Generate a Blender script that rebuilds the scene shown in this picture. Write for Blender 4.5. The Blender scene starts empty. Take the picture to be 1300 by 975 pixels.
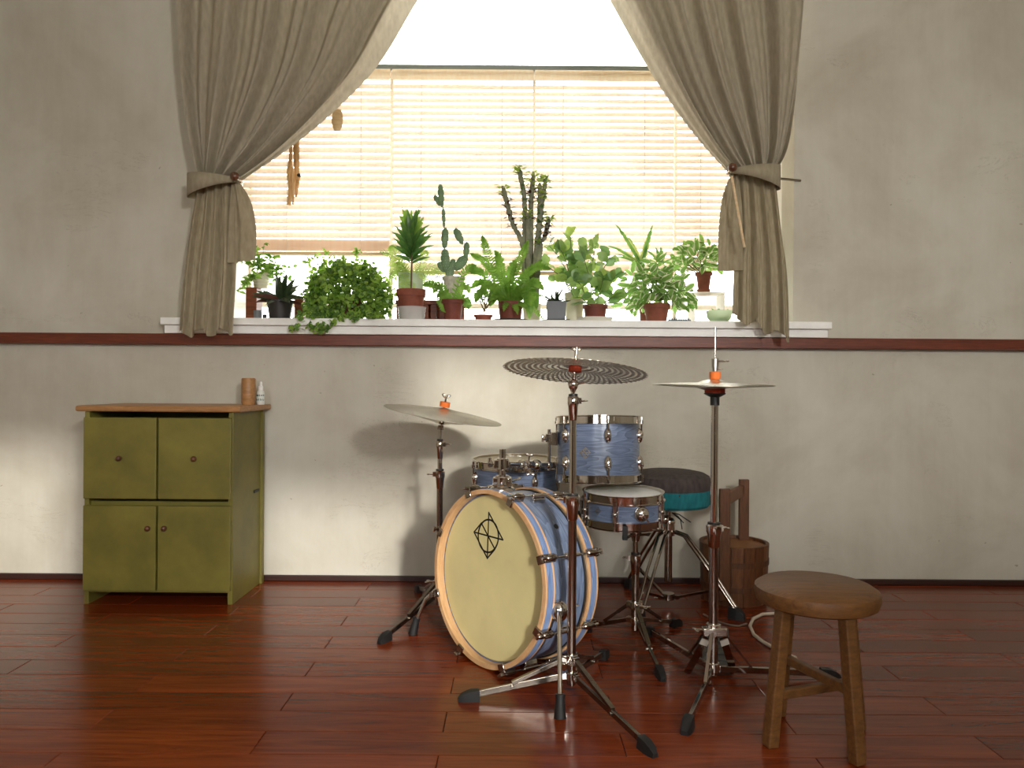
import bpy, math, random
from mathutils import Matrix, Vector, Quaternion
R_ = math.radians
random.seed(11)
SC = bpy.context.scene
COL = SC.collection

# ------------------------------------------------------------------ camera, sky, lights, exposure
FPX = 950.0            # focal length in pixels of the 1300 px wide frame
EYE = 0.93             # camera height
ROLL = R_(0.4)
cd = bpy.data.cameras.new('camera')
cd.sensor_width = 36.0
cd.lens = FPX / 1300.0 * 36.0
cd.clip_start = 0.05
cam = bpy.data.objects.new('camera', cd)
cam.location = (0, 0, EYE)
cam.rotation_euler = (math.pi / 2, -ROLL, 0)
COL.objects.link(cam)
SC.camera = cam

SC.view_settings.view_transform = 'Standard'
SC.view_settings.look = 'None'
SC.view_settings.gamma = 1.0
SC.view_settings.use_curve_mapping = False
SC.view_settings.exposure = 0.0

SKY_STRENGTH = 10.0
w = bpy.data.worlds.new('sky')
SC.world = w
w.use_nodes = True
nt = w.node_tree
bg = nt.nodes['Background']
tc = nt.nodes.new('ShaderNodeTexCoord')
sp = nt.nodes.new('ShaderNodeSeparateXYZ')
rp = nt.nodes.new('ShaderNodeValToRGB')
rp.color_ramp.elements[0].position = 0.46
rp.color_ramp.elements[0].color = (0.30, 0.31, 0.27, 1)
rp.color_ramp.elements[1].position = 0.52
rp.color_ramp.elements[1].color = (1.0, 0.985, 0.95, 1)
ma = nt.nodes.new('ShaderNodeMath'); ma.operation = 'MULTIPLY_ADD'
ma.inputs[1].default_value = 0.5; ma.inputs[2].default_value = 0.5
nt.links.new(tc.outputs['Generated'], sp.inputs[0])
nt.links.new(sp.outputs['Z'], ma.inputs[0])
nt.links.new(ma.outputs[0], rp.inputs[0])
nt.links.new(rp.outputs[0], bg.inputs['Color'])
bg.inputs['Strength'].default_value = SKY_STRENGTH


def area_light(name, loc, target, sx, sy, watts, color, portal=False):
    ld = bpy.data.lights.new(name, 'AREA')
    ld.shape = 'RECTANGLE'
    ld.size, ld.size_y = sx, sy
    ld.energy = watts
    ld.color = color
    if portal:
        ld.cycles.is_portal = True
    lo = bpy.data.objects.new(name, ld)
    lo.location = loc
    d = Vector(target) - Vector(loc)
    lo.rotation_euler = d.to_track_quat('-Z', 'Y').to_euler()
    COL.objects.link(lo)
    return lo


# low daylight through the tall window in the wall behind the camera (its opening is built below)
area_light('window_daylight', (1.62, -1.97, 2.24), (-0.1, 3.0, 0.7), 0.34, 0.34, 76.0, (1.0, 0.97, 0.92))
# sun coming in low through the window behind the camera, to its right
sl = bpy.data.lights.new('sun', 'SUN')
sl.energy = 2.6; sl.angle = R_(3.0); sl.color = (1.0, 0.965, 0.90)
so_ = bpy.data.objects.new('sun', sl)
so_.rotation_euler = Vector((-0.30, 1.0, -0.27)).to_track_quat('-Z', 'Y').to_euler()
so_.location = (3.0, -9.0, 3.6)
COL.objects.link(so_)
# soft sky light through the wide window beside it
area_light('window_skylight', (-0.8, -1.99, 1.65), (0.0, 3.0, 0.9), 0.75, 0.85, 16.0, (0.96, 0.98, 1.0))
# the bay window samples the bright sky
area_light('bay_portal', (0.0, 4.36, 2.15), (0.0, 0.0, 2.15), 3.2, 1.9, 1.0, (1, 1, 1), portal=True)

# ------------------------------------------------------------------ pixel / world conversion
CA, SA = math.cos(ROLL), math.sin(ROLL)


def lev(px, py):
    x, y = px - 650.0, py - 487.5
    return x * CA + y * SA, -x * SA + y * CA


def P(px, py, d):
    """point seen at px,py of the photograph that stands d metres away"""
    x, y = lev(px, py)
    return Vector((x * d / FPX, d, EYE - y * d / FPX))


def F(px, py, z=0.0):
    """point of the floor seen at px,py"""
    x, y = lev(px, py)
    d = (EYE - z) * FPX / y
    return Vector((x * d / FPX, d, z))


# ------------------------------------------------------------------ mesh building
def basis(z, xh=None):
    z = Vector(z).normalized()
    if xh is None:
        xh = Vector((1, 0, 0)) if abs(z.x) < 0.9 else Vector((0, 1, 0))
    xh = Vector(xh)
    y = z.cross(xh).normalized()
    x = y.cross(z).normalized()
    return x, y, z


def mat4(o, x, y, z):
    m = Matrix.Identity(4)
    for i, c in enumerate((x, y, z, Vector(o))):
        for r in range(3):
            m[r][i] = c[r]
    return m


class MB:
    def __init__(s):
        s.v = []; s.f = []

    def add(s, vs, fs, M=None):
        o = len(s.v)
        for p in vs:
            p = Vector(p)
            s.v.append(M @ p if M is not None else p)
        s.f += [tuple(i + o for i in f) for f in fs]
        return s

    def cyl(s, p0, p1, r0, r1=None, n=12, M=None):
        p0, p1 = Vector(p0), Vector(p1)
        r1 = r0 if r1 is None else r1
        x, y, z = basis(p1 - p0)
        vs = []
        for p, r in ((p0, r0), (p1, r1)):
            for i in range(n):
                a = 2 * math.pi * i / n
                vs.append(p + x * (r * math.cos(a)) + y * (r * math.sin(a)))
        fs = [(i, (i + 1) % n, n + (i + 1) % n, n + i) for i in range(n)]
        fs += [tuple(range(n - 1, -1, -1)), tuple(range(n, 2 * n))]
        return s.add(vs, fs, M)

    def tube(s, pts, r, n=8, M=None, caps=True):
        pts = [Vector(p) for p in pts]
        m = len(pts)
        rs = r if isinstance(r, (list, tuple)) else [r] * m
        vs = []
        t = (pts[1] - pts[0]).normalized()
        x, y, _ = basis(t)
        for i, p in enumerate(pts):
            a = pts[max(i - 1, 0)]; b = pts[min(i + 1, m - 1)]
            t2 = (b - a).normalized()
            q = t.rotation_difference(t2)
            x = q @ x; y = q @ y; t = t2
            for k in range(n):
                an = 2 * math.pi * k / n
                vs.append(p + x * (rs[i] * math.cos(an)) + y * (rs[i] * math.sin(an)))
        fs = []
        for i in range(m - 1):
            for k in range(n):
                fs.append((i * n + k, i * n + (k + 1) % n, (i + 1) * n + (k + 1) % n, (i + 1) * n + k))
        if caps:
            fs += [tuple(range(n - 1, -1, -1)), tuple(range((m - 1) * n, m * n))]
        return s.add(vs, fs, M)

    def lathe(s, prof, n=32, M=None, closed=False):
        vs = []; idx = []
        for r, z in prof:
            if r < 1e-6:
                idx.append([len(vs)]); vs.append((0, 0, z))
            else:
                idx.append(list(range(len(vs), len(vs) + n)))
                for i in range(n):
                    a = 2 * math.pi * i / n
                    vs.append((r * math.cos(a), r * math.sin(a), z))
        fs = []
        k = len(prof)
        for j in range(k if closed else k - 1):
            A, B = idx[j], idx[(j + 1) % k]
            for i in range(n):
                i2 = (i + 1) % n
                if len(A) == 1 and len(B) == 1:
                    continue
                if len(A) == 1:
                    fs.append((A[0], B[i2], B[i]))
                elif len(B) == 1:
                    fs.append((A[i], A[i2], B[0]))
                else:
                    fs.append((A[i], A[i2], B[i2], B[i]))
        return s.add(vs, fs, M)

    def box(s, c, size, M=None, taper=1.0):
        c = Vector(c); hx, hy, hz = (q / 2 for q in size)
        vs = []
        for z, t in ((-hz, 1.0), (hz, taper)):
            for x, y in ((-1, -1), (1, -1), (1, 1), (-1, 1)):
                vs.append(c + Vector((x * hx * t, y * hy * t, z)))
        fs = [(3, 2, 1, 0), (4, 5, 6, 7), (0, 1, 5, 4), (1, 2, 6, 5), (2, 3, 7, 6), (3, 0, 4, 7)]
        return s.add(vs, fs, M)

    def bar(s, p0, p1, wd, th, up=(0, 0, 1), wd1=None, th1=None):
        """flat bar from p0 to p1: width across, thickness along `up`"""
        p0, p1 = Vector(p0), Vector(p1)
        t = (p1 - p0).normalized()
        x = t.cross(Vector(up)).normalized(); y = x.cross(t).normalized()
        vs = []
        for p, a, b in ((p0, wd, th), (p1, wd1 or wd, th1 or th)):
            for i, j in ((-1, -1), (1, -1), (1, 1), (-1, 1)):
                vs.append(p + x * (a / 2 * i) + y * (b / 2 * j))
        fs = [(3, 2, 1, 0), (4, 5, 6, 7), (0, 1, 5, 4), (1, 2, 6, 5), (2, 3, 7, 6), (3, 0, 4, 7)]
        return s.add(vs, fs)

    def ell(s, c, r, M=None, n=14, m=8, half=False):
        prof = []
        for i in range(m + 1):
            a = (0 if half else -math.pi / 2) + (math.pi / 2 if half else math.pi) * i / m
            prof.append((max(math.cos(a), 0.0) if 0 < i < m or (half and i == 0) else 0.0, math.sin(a)))
        L = Matrix.Translation(Vector(c)) @ Matrix.Diagonal((r[0], r[1], r[2], 1))
        if M is not None:
            L = M @ L
        return s.lathe(prof, n, L)

    def grid(s, rows, M=None):
        m, n = len(rows), len(rows[0])
        vs = [p for r in rows for p in r]
        fs = [(i * n + j, i * n + j + 1, (i + 1) * n + j + 1, (i + 1) * n + j) for i in range(m - 1) for j in range(n - 1)]
        return s.add(vs, fs, M)

    def mesh(s, name, mat, smooth=True, inv=None):
        me = bpy.data.meshes.new(name)
        vs = s.v if inv is None else [inv @ p for p in s.v]
        me.from_pydata([tuple(p) for p in vs], [], s.f)
        if smooth:
            me.polygons.foreach_set('use_smooth', [True] * len(me.polygons))
        if mat is not None:
            me.materials.append(mat)
        me.update()
        return me


INV = {}


def thing(name, label, cat, loc=(0, 0, 0), M=None, group=None):
    o = bpy.data.objects.new(name, None)
    o.empty_display_size = 0.05
    m = M.copy() if M is not None else Matrix.Translation(Vector(loc))
    o.matrix_world = m
    INV[o.name] = m.inverted()
    COL.objects.link(o)
    o['label'] = label; o['category'] = cat
    if group:
        o['group'] = group
    return o


def finish(o, smooth, bevel=0.0, solid=0.0, auto=True, sub=0):
    if solid:
        md = o.modifiers.new('solid', 'SOLIDIFY'); md.thickness = solid; md.offset = 0
    if bevel:
        md = o.modifiers.new('bevel', 'BEVEL'); md.width = bevel; md.segments = 2; md.limit_method = 'ANGLE'; md.angle_limit = R_(40)
    if sub:
        md = o.modifiers.new('sub', 'SUBSURF'); md.levels = sub; md.render_levels = sub
    if smooth and auto:
        o.data.set_sharp_from_angle(angle=R_(38))


def part(mb, name, mat, parent, world=True, smooth=True, bevel=0.0, solid=0.0, label=None, kind=None, auto=True, sub=0):
    """one mesh object under `parent`; world=True: the mesh was laid out in world coordinates"""
    inv = INV[parent.name]
    me = mb.mesh(name, mat, smooth, inv if world else None)
    o = bpy.data.objects.new(name, me)
    COL.objects.link(o)
    o.parent = parent
    INV[o.name] = inv
    finish(o, smooth, bevel, solid, auto, sub)
    if label: o['label'] = label
    if kind: o['kind'] = kind
    return o


def inst(me, name, parent, M):
    """a further part that shares mesh data; M is its world matrix"""
    o = bpy.data.objects.new(name, me)
    COL.objects.link(o)
    o.parent = parent
    o.matrix_local = INV[parent.name] @ M
    return o


def solo(mb, name, mat, label, cat, loc, group=None, smooth=True, bevel=0.0, solid=0.0, sub=0):
    m = Matrix.Translation(Vector(loc))
    me = mb.mesh(name, mat, smooth, m.inverted())
    o = bpy.data.objects.new(name, me)
    COL.objects.link(o)
    o.matrix_world = m
    INV[o.name] = m.inverted()
    o['label'] = label; o['category'] = cat
    if group: o['group'] = group
    finish(o, smooth, bevel, solid, True, sub)
    return o


def struct(mb, name, mat, smooth=False, bevel=0.0):
    me = mb.mesh(name, mat, smooth)
    o = bpy.data.objects.new(name, me)
    COL.objects.link(o)
    INV[o.name] = Matrix.Identity(4)
    o['kind'] = 'structure'
    finish(o, smooth, bevel)
    return o


# ------------------------------------------------------------------ materials
def lin(c):
    return tuple(((q / 255) / 12.92 if q / 255 <= 0.04045 else ((q / 255 + 0.055) / 1.055) ** 2.4) for q in c) + (1.0,)


class NT:
    def __init__(s, name):
        s.m = bpy.data.materials.new(name); s.m.use_nodes = True
        s.t = s.m.node_tree; s.b = s.t.nodes['Principled BSDF']; s.out = s.t.nodes['Material Output']

    def n(s, ty, **kw):
        x = s.t.nodes.new(ty)
        for k, v in kw.items():
            if k in ('operation', 'blend_type', 'data_type', 'wave_type', 'bands_direction', 'noise_dimensions', 'feature', 'distance'):
                setattr(x, k, v)
            else:
                x.inputs[k.replace('_', ' ')].default_value = v
        return x

    def l(s, a, b):
        s.t.links.new(a, b)

    def math(s, op, a, b=None):
        x = s.t.nodes.new('ShaderNodeMath'); x.operation = op
        for i, q in enumerate((a, b)):
            if q is None: continue
            if isinstance(q, (int, float)): x.inputs[i].default_value = q
            else: s.l(q, x.inputs[i])
        return x.outputs[0]

    def ramp(s, fac, stops):
        x = s.t.nodes.new('ShaderNodeValToRGB')
        while len(x.color_ramp.elements) < len(stops):
            x.color_ramp.elements.new(0.5)
        for e, (p, c) in zip(x.color_ramp.elements, stops):
            e.position = p; e.color = lin(c) if len(c) == 3 else c
        s.l(fac, x.inputs[0])
        return x.outputs[0]

    def coord(s, scale=(1, 1, 1), kind='Object'):
        t = s.t.nodes.new('ShaderNodeTexCoord'); mp = s.t.nodes.new('ShaderNodeMapping')
        mp.inputs['Scale'].default_value = scale
        s.l(t.outputs[kind], mp.inputs[0])
        return mp.outputs[0]

    def noise(s, vec, scale, detail=4, rough=0.5, dist=0.0):
        x = s.n('ShaderNodeTexNoise', Scale=scale, Detail=detail, Roughness=rough, Distortion=dist)
        s.l(vec, x.inputs['Vector'])
        return x.outputs['Fac']

    def bump(s, h, strength=0.2, dist=0.01):
        x = s.n('ShaderNodeBump', Strength=strength, Distance=dist)
        s.l(h, x.inputs['Height']); s.l(x.outputs[0], s.b.inputs['Normal'])

    def set(s, **kw):
        for k, v in kw.items():
            s.b.inputs[k.replace('_', ' ')].default_value = v
        return s

    def color(s, c):
        if isinstance(c, tuple): s.b.inputs['Base Color'].default_value = lin(c)
        else: s.l(c, s.b.inputs['Base Color'])


def pbr(name, c, rough=0.5, metal=0.0, var=0.0, vs=8.0, bump=0.0, bs=60.0, coat=0.0):
    k = NT(name)
    k.set(Roughness=rough, Metallic=metal)
    if coat: k.set(Coat_Weight=coat, Coat_Roughness=0.08)
    if var:
        f = k.noise(k.coord(), vs, 5, 0.6)
        dk = tuple(q * (1 - var) for q in c); lt = tuple(min(255, q * (1 + var)) for q in c)
        k.color(k.ramp(f, ((0.3, dk), (0.7, lt))))
    else:
        k.color(c)
    if bump:
        k.bump(k.noise(k.coord(), bs, 3), bump, 0.004)
    return k.m


def wood(name, dark, light, axis=(4, 30, 30), rough=0.45, coat=0.0, scale=3.0, bump=0.1):
    k = NT(name)
    k.set(Roughness=rough)
    if coat: k.set(Coat_Weight=coat, Coat_Roughness=0.1)
    v = k.coord(axis)
    f = k.noise(v, scale, 6, 0.65, 0.6)
    k.color(k.ramp(f, ((0.3, dark), (0.7, light))))
    if bump: k.bump(f, bump, 0.003)
    return k.m


def leafmat(name, c1, c2, trans=0.45, rough=0.4, edge=None, edge_w=0.0, vs=18.0):
    """green leaf that lets light through; edge: paler margin of a variegated leaf (object x across the leaf)"""
    k = NT(name)
    k.set(Roughness=rough)
    co = k.coord()
    f = k.noise(co, vs, 3, 0.6)
    col = k.ramp(f, ((0.35, c1), (0.65, c2)))
    if edge:
        s2 = k.t.nodes.new('ShaderNodeSeparateXYZ'); k.l(co, s2.inputs[0])
        ax = k.math('ABSOLUTE', s2.outputs['X'])
        nz = k.noise(co, 110.0, 2)
        ax = k.math('ADD', ax, k.math('MULTIPLY', k.math('SUBTRACT', nz, 0.5), edge_w * 1.1))
        g = k.math('GREATER_THAN', ax, edge_w)
        mx = k.t.nodes.new('ShaderNodeMixRGB')
        k.l(g, mx.inputs[0]); k.l(col, mx.inputs[1]); mx.inputs[2].default_value = lin(edge)
        col = mx.outputs[0]
    k.color(col)
    tr = k.t.nodes.new('ShaderNodeBsdfTranslucent'); k.l(col, tr.inputs[0])
    mix = k.t.nodes.new('ShaderNodeMixShader'); mix.inputs[0].default_value = trans
    k.l(k.b.outputs[0], mix.inputs[1]); k.l(tr.outputs[0], mix.inputs[2]); k.l(mix.outputs[0], k.out.inputs[0])
    return k.m


def clothmat(name, c1, c2, trans=0.25, weave=420.0):
    k = NT(name)
    k.set(Roughness=0.9)
    co = k.coord()
    f = k.noise(k.coord((1, 1, 0.35)), 60.0, 2, 0.5)
    col = k.ramp(f, ((0.3, c1), (0.7, c2)))
    k.color(col)
    if weave: k.bump(k.noise(co, weave, 2), 0.05, 0.001)
    tr = k.t.nodes.new('ShaderNodeBsdfTranslucent'); k.l(col, tr.inputs[0])
    mix = k.t.nodes.new('ShaderNodeMixShader'); mix.inputs[0].default_value = trans
    k.l(k.b.outputs[0], mix.inputs[1]); k.l(tr.outputs[0], mix.inputs[2]); k.l(mix.outputs[0], k.out.inputs[0])
    return k.m


def panemat(name):
    k = NT(name)
    g = k.t.nodes.new('ShaderNodeBsdfGlossy'); g.inputs['Roughness'].default_value = 0.01
    t = k.t.nodes.new('ShaderNodeBsdfTransparent'); t.inputs[0].default_value = (0.97, 0.98, 0.97, 1)
    fr = k.t.nodes.new('ShaderNodeFresnel'); fr.inputs[0].default_value = 1.45
    mix = k.t.nodes.new('ShaderNodeMixShader')
    k.l(fr.outputs[0], mix.inputs[0]); k.l(t.outputs[0], mix.inputs[1]); k.l(g.outputs[0], mix.inputs[2]); k.l(mix.outputs[0], k.out.inputs[0])
    return k.m


def bluewood(name, dark, mid, light):
    """blue stained ash, grain running round the drum (object z is the drum axis)"""
    k = NT(name)
    k.set(Roughness=0.32, Coat_Weight=0.35, Coat_Roughness=0.15)
    v = k.coord((1.0, 1.0, 7.0))
    f = k.noise(v, 2.4, 2, 0.5, 0.25)
    rings = k.math('FRACT', k.math('MULTIPLY', f, 13.0))
    fine = k.noise(k.coord((3, 3, 90)), 5.0, 5, 0.7, 0.2)
    mixv = k.math('ADD', k.math('MULTIPLY', rings, 0.26), k.math('MULTIPLY', fine, 0.85))
    k.color(k.ramp(mixv, ((0.28, dark), (0.5, mid), (0.85, light))))
    k.bump(fine, 0.08, 0.002)
    return k.m


def cymbalmat(name, pattern, dark=(95, 88, 76), lite=(215, 208, 190), rough=0.25, size=0.075):
    """perforated low-volume cymbal: rings of little holes"""
    k = NT(name)
    co = k.coord()
    s2 = k.t.nodes.new('ShaderNodeSeparateXYZ'); k.l(co, s2.inputs[0])
    r2 = k.math('SQRT', k.math('ADD', k.math('MULTIPLY', s2.outputs['X'], s2.outputs['X']), k.math('MULTIPLY', s2.outputs['Y'], s2.outputs['Y'])))
    th = k.math('ARCTAN2', s2.outputs['Y'], s2.outputs['X'])
    ring = k.math('MULTIPLY', r2, pattern)              # rings per metre
    fr = k.math('SUBTRACT', k.math('FRACT', ring), 0.5)
    n_ = k.math('FLOOR', ring)
    ap = k.math('ADD', k.math('MULTIPLY', th, 60 / 6.28318 * 1.0), k.math('MULTIPLY', n_, 0.5))
    fa = k.math('MULTIPLY', k.math('SUBTRACT', k.math('FRACT', ap), 0.5), 1.0)
    dd = k.math('ADD', k.math('MULTIPLY', fr, fr), k.math('MULTIPLY', fa, fa))
    dot = k.math('LESS_THAN', dd, size)
    inr = k.math('GREATER_THAN', r2, 0.035)
    dot = k.math('MULTIPLY', dot, inr)
    k.set(Metallic=1.0, Roughness=rough)
    k.color(k.ramp(k.noise(co, 9.0, 4), ((0.3, dark), (0.7, lite))))
    t = k.t.nodes.new('ShaderNodeBsdfTransparent')
    mix = k.t.nodes.new('ShaderNodeMixShader')
    k.l(dot, mix.inputs[0]); k.l(k.b.outputs[0], mix.inputs[1]); k.l(t.outputs[0], mix.inputs[2]); k.l(mix.outputs[0], k.out.inputs[0])
    return k.m


def wallmat():
    k = NT('aged_plaster')
    k.set(Roughness=0.85)
    co = k.coord()
    f = k.noise(co, 1.6, 6, 0.62, 0.3)
    st = k.noise(k.coord((9, 9, 0.8)), 2.0, 5, 0.7)
    c = k.math('ADD', k.math('MULTIPLY', f, 0.86), k.math('MULTIPLY', st, 0.14))
    base = k.ramp(c, ((0.34, (186, 179, 162)), (0.52, (202, 197, 182)), (0.72, (214, 210, 198))))
    cr = k.noise(k.coord((1.0, 1.0, 3.2)), 1.9, 8, 0.75, 1.4)
    crk = k.math('LESS_THAN', k.math('ABSOLUTE', k.math('SUBTRACT', cr, 0.5)), 0.0024)
    msk = k.math('GREATER_THAN', k.noise(co, 2.3, 2), 0.60)
    crk = k.math('MULTIPLY', crk, msk)
    sp_ = k.math('GREATER_THAN', k.noise(co, 38.0, 2, 0.4), 0.79)
    m1 = k.t.nodes.new('ShaderNodeMixRGB'); k.l(k.math('MULTIPLY', k.math('MAXIMUM', crk, sp_), 0.5), m1.inputs[0])
    k.l(base, m1.inputs[1]); m1.inputs[2].default_value = lin((120, 104, 80))
    k.color(m1.outputs[0])
    k.bump(k.noise(co, 7.0, 6, 0.6), 0.12, 0.01)
    return k.m


def plankmat(name, dark, light, dx):
    k = NT(name)
    k.set(Roughness=0.24, Coat_Weight=0.06, Coat_Roughness=0.06, Specular_IOR_Level=0.3)
    t = k.t.nodes.new('ShaderNodeTexCoord'); mp = k.t.nodes.new('ShaderNodeMapping')
    mp.inputs['Location'].default_value = (dx, dx * 0.7, 0)
    mp.inputs['Scale'].default_value = (1.2, 14, 14)
    k.l(t.outputs['Object'], mp.inputs[0])
    oi = k.t.nodes.new('ShaderNodeObjectInfo')
    ad = k.t.nodes.new('ShaderNodeVectorMath'); ad.operation = 'ADD'
    k.l(mp.outputs[0], ad.inputs[0])
    cx = k.t.nodes.new('ShaderNodeCombineXYZ'); k.l(k.math('MULTIPLY', oi.outputs['Random'], 40.0), cx.inputs[0]); k.l(cx.outputs[0], ad.inputs[1])
    f = k.noise(ad.outputs[0], 2.2, 7, 0.68, 1.2)
    k.color(k.ramp(f, ((0.3, dark), (0.72, light))))
    k.bump(f, 0.012, 0.002)
    return k.m


chrome = pbr('chrome', (214, 208, 200), 0.09, 1.0)
chrome_dark = pbr('chrome_dark_tone', (168, 158, 148), 0.12, 1.0)  # chrome copy with the reflected dark floor put into its colour
leg_steel = pbr('satin_leg_steel', (138, 130, 120), 0.26, 1.0)
M_dim = pbr('dimmed_unseen_wall', (96, 84, 70), 0.9)  # unseen wall toned dark to cut fill and deepen chrome reflections
steel = pbr('brushed_steel', (190, 186, 178), 0.28, 1.0)
rubber = pbr('black_rubber', (22, 22, 23), 0.6)
blackplastic = pbr('black_plastic', (28, 27, 27), 0.4)
orange_felt = pbr('orange_felt', (224, 112, 42), 0.8, bump=0.3, bs=300)
rust_felt = pbr('rust_felt', (176, 64, 34), 0.85, bump=0.3, bs=300)
M_wall = wallmat()
M_white = pbr('white_paint', (226, 222, 210), 0.5, var=0.05, vs=3, bump=0.05, bs=30)
M_sill = pbr('sill_paint', (244, 243, 237), 0.42, var=0.06, vs=4, bump=0.08, bs=18)
M_trim = wood('mahogany_trim', (84, 34, 18), (126, 62, 38), (3, 40, 40), 0.4)
M_base = wood('dark_baseboard', (34, 16, 11), (62, 30, 20), (3, 40, 40), 0.45)
M_ceil = pbr('ceiling_paint', (232, 229, 220), 0.9)
M_frame = wood('window_frame_wood', (214, 180, 134), (236, 210, 170), (3, 30, 30), 0.5)
M_bar = clothmat('pale_plastic_bar', (244, 236, 222), (248, 242, 232), 0.3, 0)
M_grey = pbr('grey_track', (120, 128, 126), 0.5)
M_pane = panemat('window_glass')
M_planks = [plankmat('plank_a', (86, 30, 9), (132, 56, 21), 0.0), plankmat('plank_b', (92, 33, 10), (138, 60, 23), 3.0),
            plankmat('plank_c', (82, 28, 9), (124, 52, 20), 7.0), plankmat('plank_d', (96, 35, 11), (142, 62, 24), 11.0)]
M_sub = pbr('subfloor', (24, 8, 5), 0.8)
M_blue = bluewood('blue_stained_ash', (64, 74, 95), (93, 107, 133), (128, 144, 172))
M_blue2 = bluewood('blue_stained_hoop', (70, 88, 122), (100, 122, 162), (140, 162, 200))
M_maple = wood('natural_maple', (188, 142, 96), (216, 176, 132), (5, 5, 40), 0.35, coat=0.4)
M_head = pbr('cream_drumhead', (208, 196, 142), 0.5, var=0.05, vs=3.5)
M_headw = pbr('coated_white_drumhead', (246, 249, 249), 0.4, var=0.03, vs=20)
M_headc = pbr('clear_tan_drumhead', (196, 184, 158), 0.4)
M_ink = pbr('black_ink', (14, 13, 13), 0.5)
M_cym = cymbalmat('perforated_cymbal', 58.0, (188, 178, 160), (216, 206, 188), 0.5, 0.13)
M_cymu = cymbalmat('bright_perforated_cymbal', 58.0, (190, 186, 172), (222, 218, 204), 0.34, 0.04)
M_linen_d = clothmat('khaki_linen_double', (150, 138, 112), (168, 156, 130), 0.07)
M_polish = pbr('polished_bronze', (226, 218, 190), 0.14, 1.0)
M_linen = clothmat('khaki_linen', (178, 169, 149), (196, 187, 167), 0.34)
M_lining = clothmat('curtain_lining', (190, 184, 168), (200, 194, 178), 0.25, 0)
M_linen2 = clothmat('linen_tieback', (156, 145, 121), (172, 161, 137), 0.1)
M_slat = clothmat('bamboo_slat', (247, 226, 206), (250, 236, 221), 0.18, 0)
M_val = clothmat('valance_veneer', (244, 222, 190), (248, 232, 206), 0.22, 0)
M_cord = pbr('blind_cord', (238, 232, 218), 0.8)
M_terra = pbr('terracotta', (136, 74, 55), 0.75, var=0.14, vs=14, bump=0.1)
M_terrad = pbr('dark_terracotta', (116, 58, 44), 0.7, var=0.14, vs=14)
M_soil = pbr('potting_soil', (42, 30, 22), 0.95, bump=0.6, bs=120)

# ------------------------------------------------------------------ the setting
WALL = 3.52
XL, XR, YB, ZC = -2.95, 2.95, -2.05, 3.2
BL, BR, BAY = -1.47, 1.32, 4.28    # sides and back of the bay
BC, BWD = (BL + BR) / 2, BR - BL
SILL = 1.226
# floor: subfloor slab with single planks laid in half bond
fl = struct(MB().box(((XL + XR) / 2, (YB + WALL) / 2, -0.03), (XR - XL, WALL - YB, 0.036)), 'floor', M_sub)
PW, PL = 0.1243, 0.944
random.seed(5)
plank_mesh = {}


def plank(x0, x1, y0, y1):
    ln = round(x1 - x0, 3)
    mi = random.randrange(4)
    key = (ln, mi)
    g = 0.0007
    if key not in plank_mesh:
        hx, hy = ln / 2 - g, PW / 2 - g
        c = 0.0016
        vs = [(-hx, -hy, 0), (hx, -hy, 0), (hx, hy, 0), (-hx, hy, 0), (-hx, -hy, 0.0105), (hx, -hy, 0.0105), (hx, hy, 0.0105), (-hx, hy, 0.0105),
              (-hx + c, -hy + c, 0.012), (hx - c, -hy + c, 0.012), (hx - c, hy - c, 0.012), (-hx + c, hy - c, 0.012)]
        fs = [(0, 1, 5, 4), (1, 2, 6, 5), (2, 3, 7, 6), (3, 0, 4, 7), (4, 5, 9, 8), (5, 6, 10, 9), (6, 7, 11, 10), (7, 4, 8, 11), (8, 9, 10, 11)]
        plank_mesh[key] = MB().add(vs, fs).mesh('plank', M_planks[mi], False)
    inst(plank_mesh[key], 'plank', fl, Matrix.Translation(((x0 + x1) / 2, (y0 + y1) / 2, -0.012)))


row = 0
for k in range(-9, 15):
    y0 = 1.872 + PW * k
    y1 = y0 + PW
    if y0 > WALL - 0.01: break
    off = -0.65 if k % 2 == 0 else -0.178
    x = off + PL * math.floor((XL - off) / PL)
    while x < XR:
        a, b = max(x, XL), min(x + PL, XR)
        if b - a > 0.02: plank(a, b, y0, y1)
        x += PL
# the floor behind the camera, never in view: one sheet of the same wood
part(MB().box(((XL + XR) / 2, (YB + 1.872 - PW * 9) / 2, -0.006), (XR - XL, 1.872 - PW * 9 - YB, 0.0119)), 'floorboards', M_planks[1], fl, kind='stuff')

T = 0.16
b = MB()
b.box(((XL + XR) / 2, WALL + T / 2, (SILL - 0.15) / 2), (XR - XL, T, SILL + 0.05))
b.box(((XL + BL) / 2, WALL + T / 2, (ZC + SILL - 0.05) / 2), (BL - XL, T, ZC - SILL + 0.05))
b.box(((XR + BR) / 2, WALL + T / 2, (ZC + SILL - 0.05) / 2), (XR - BR, T, ZC - SILL + 0.05))
b.box((BC, WALL + T / 2, (3.55 + 3.08) / 2), (BWD, T, 3.55 - 3.08))
struct(b, 'wall_back', M_wall)
struct(MB().box((XL - T / 2, (YB + WALL) / 2, ZC / 2), (T, WALL - YB, ZC)), 'wall_left', M_wall)
struct(MB().box((XR + T / 2, (YB + WALL) / 2, ZC / 2), (T, WALL - YB, ZC)), 'wall_right', M_wall)
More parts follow.
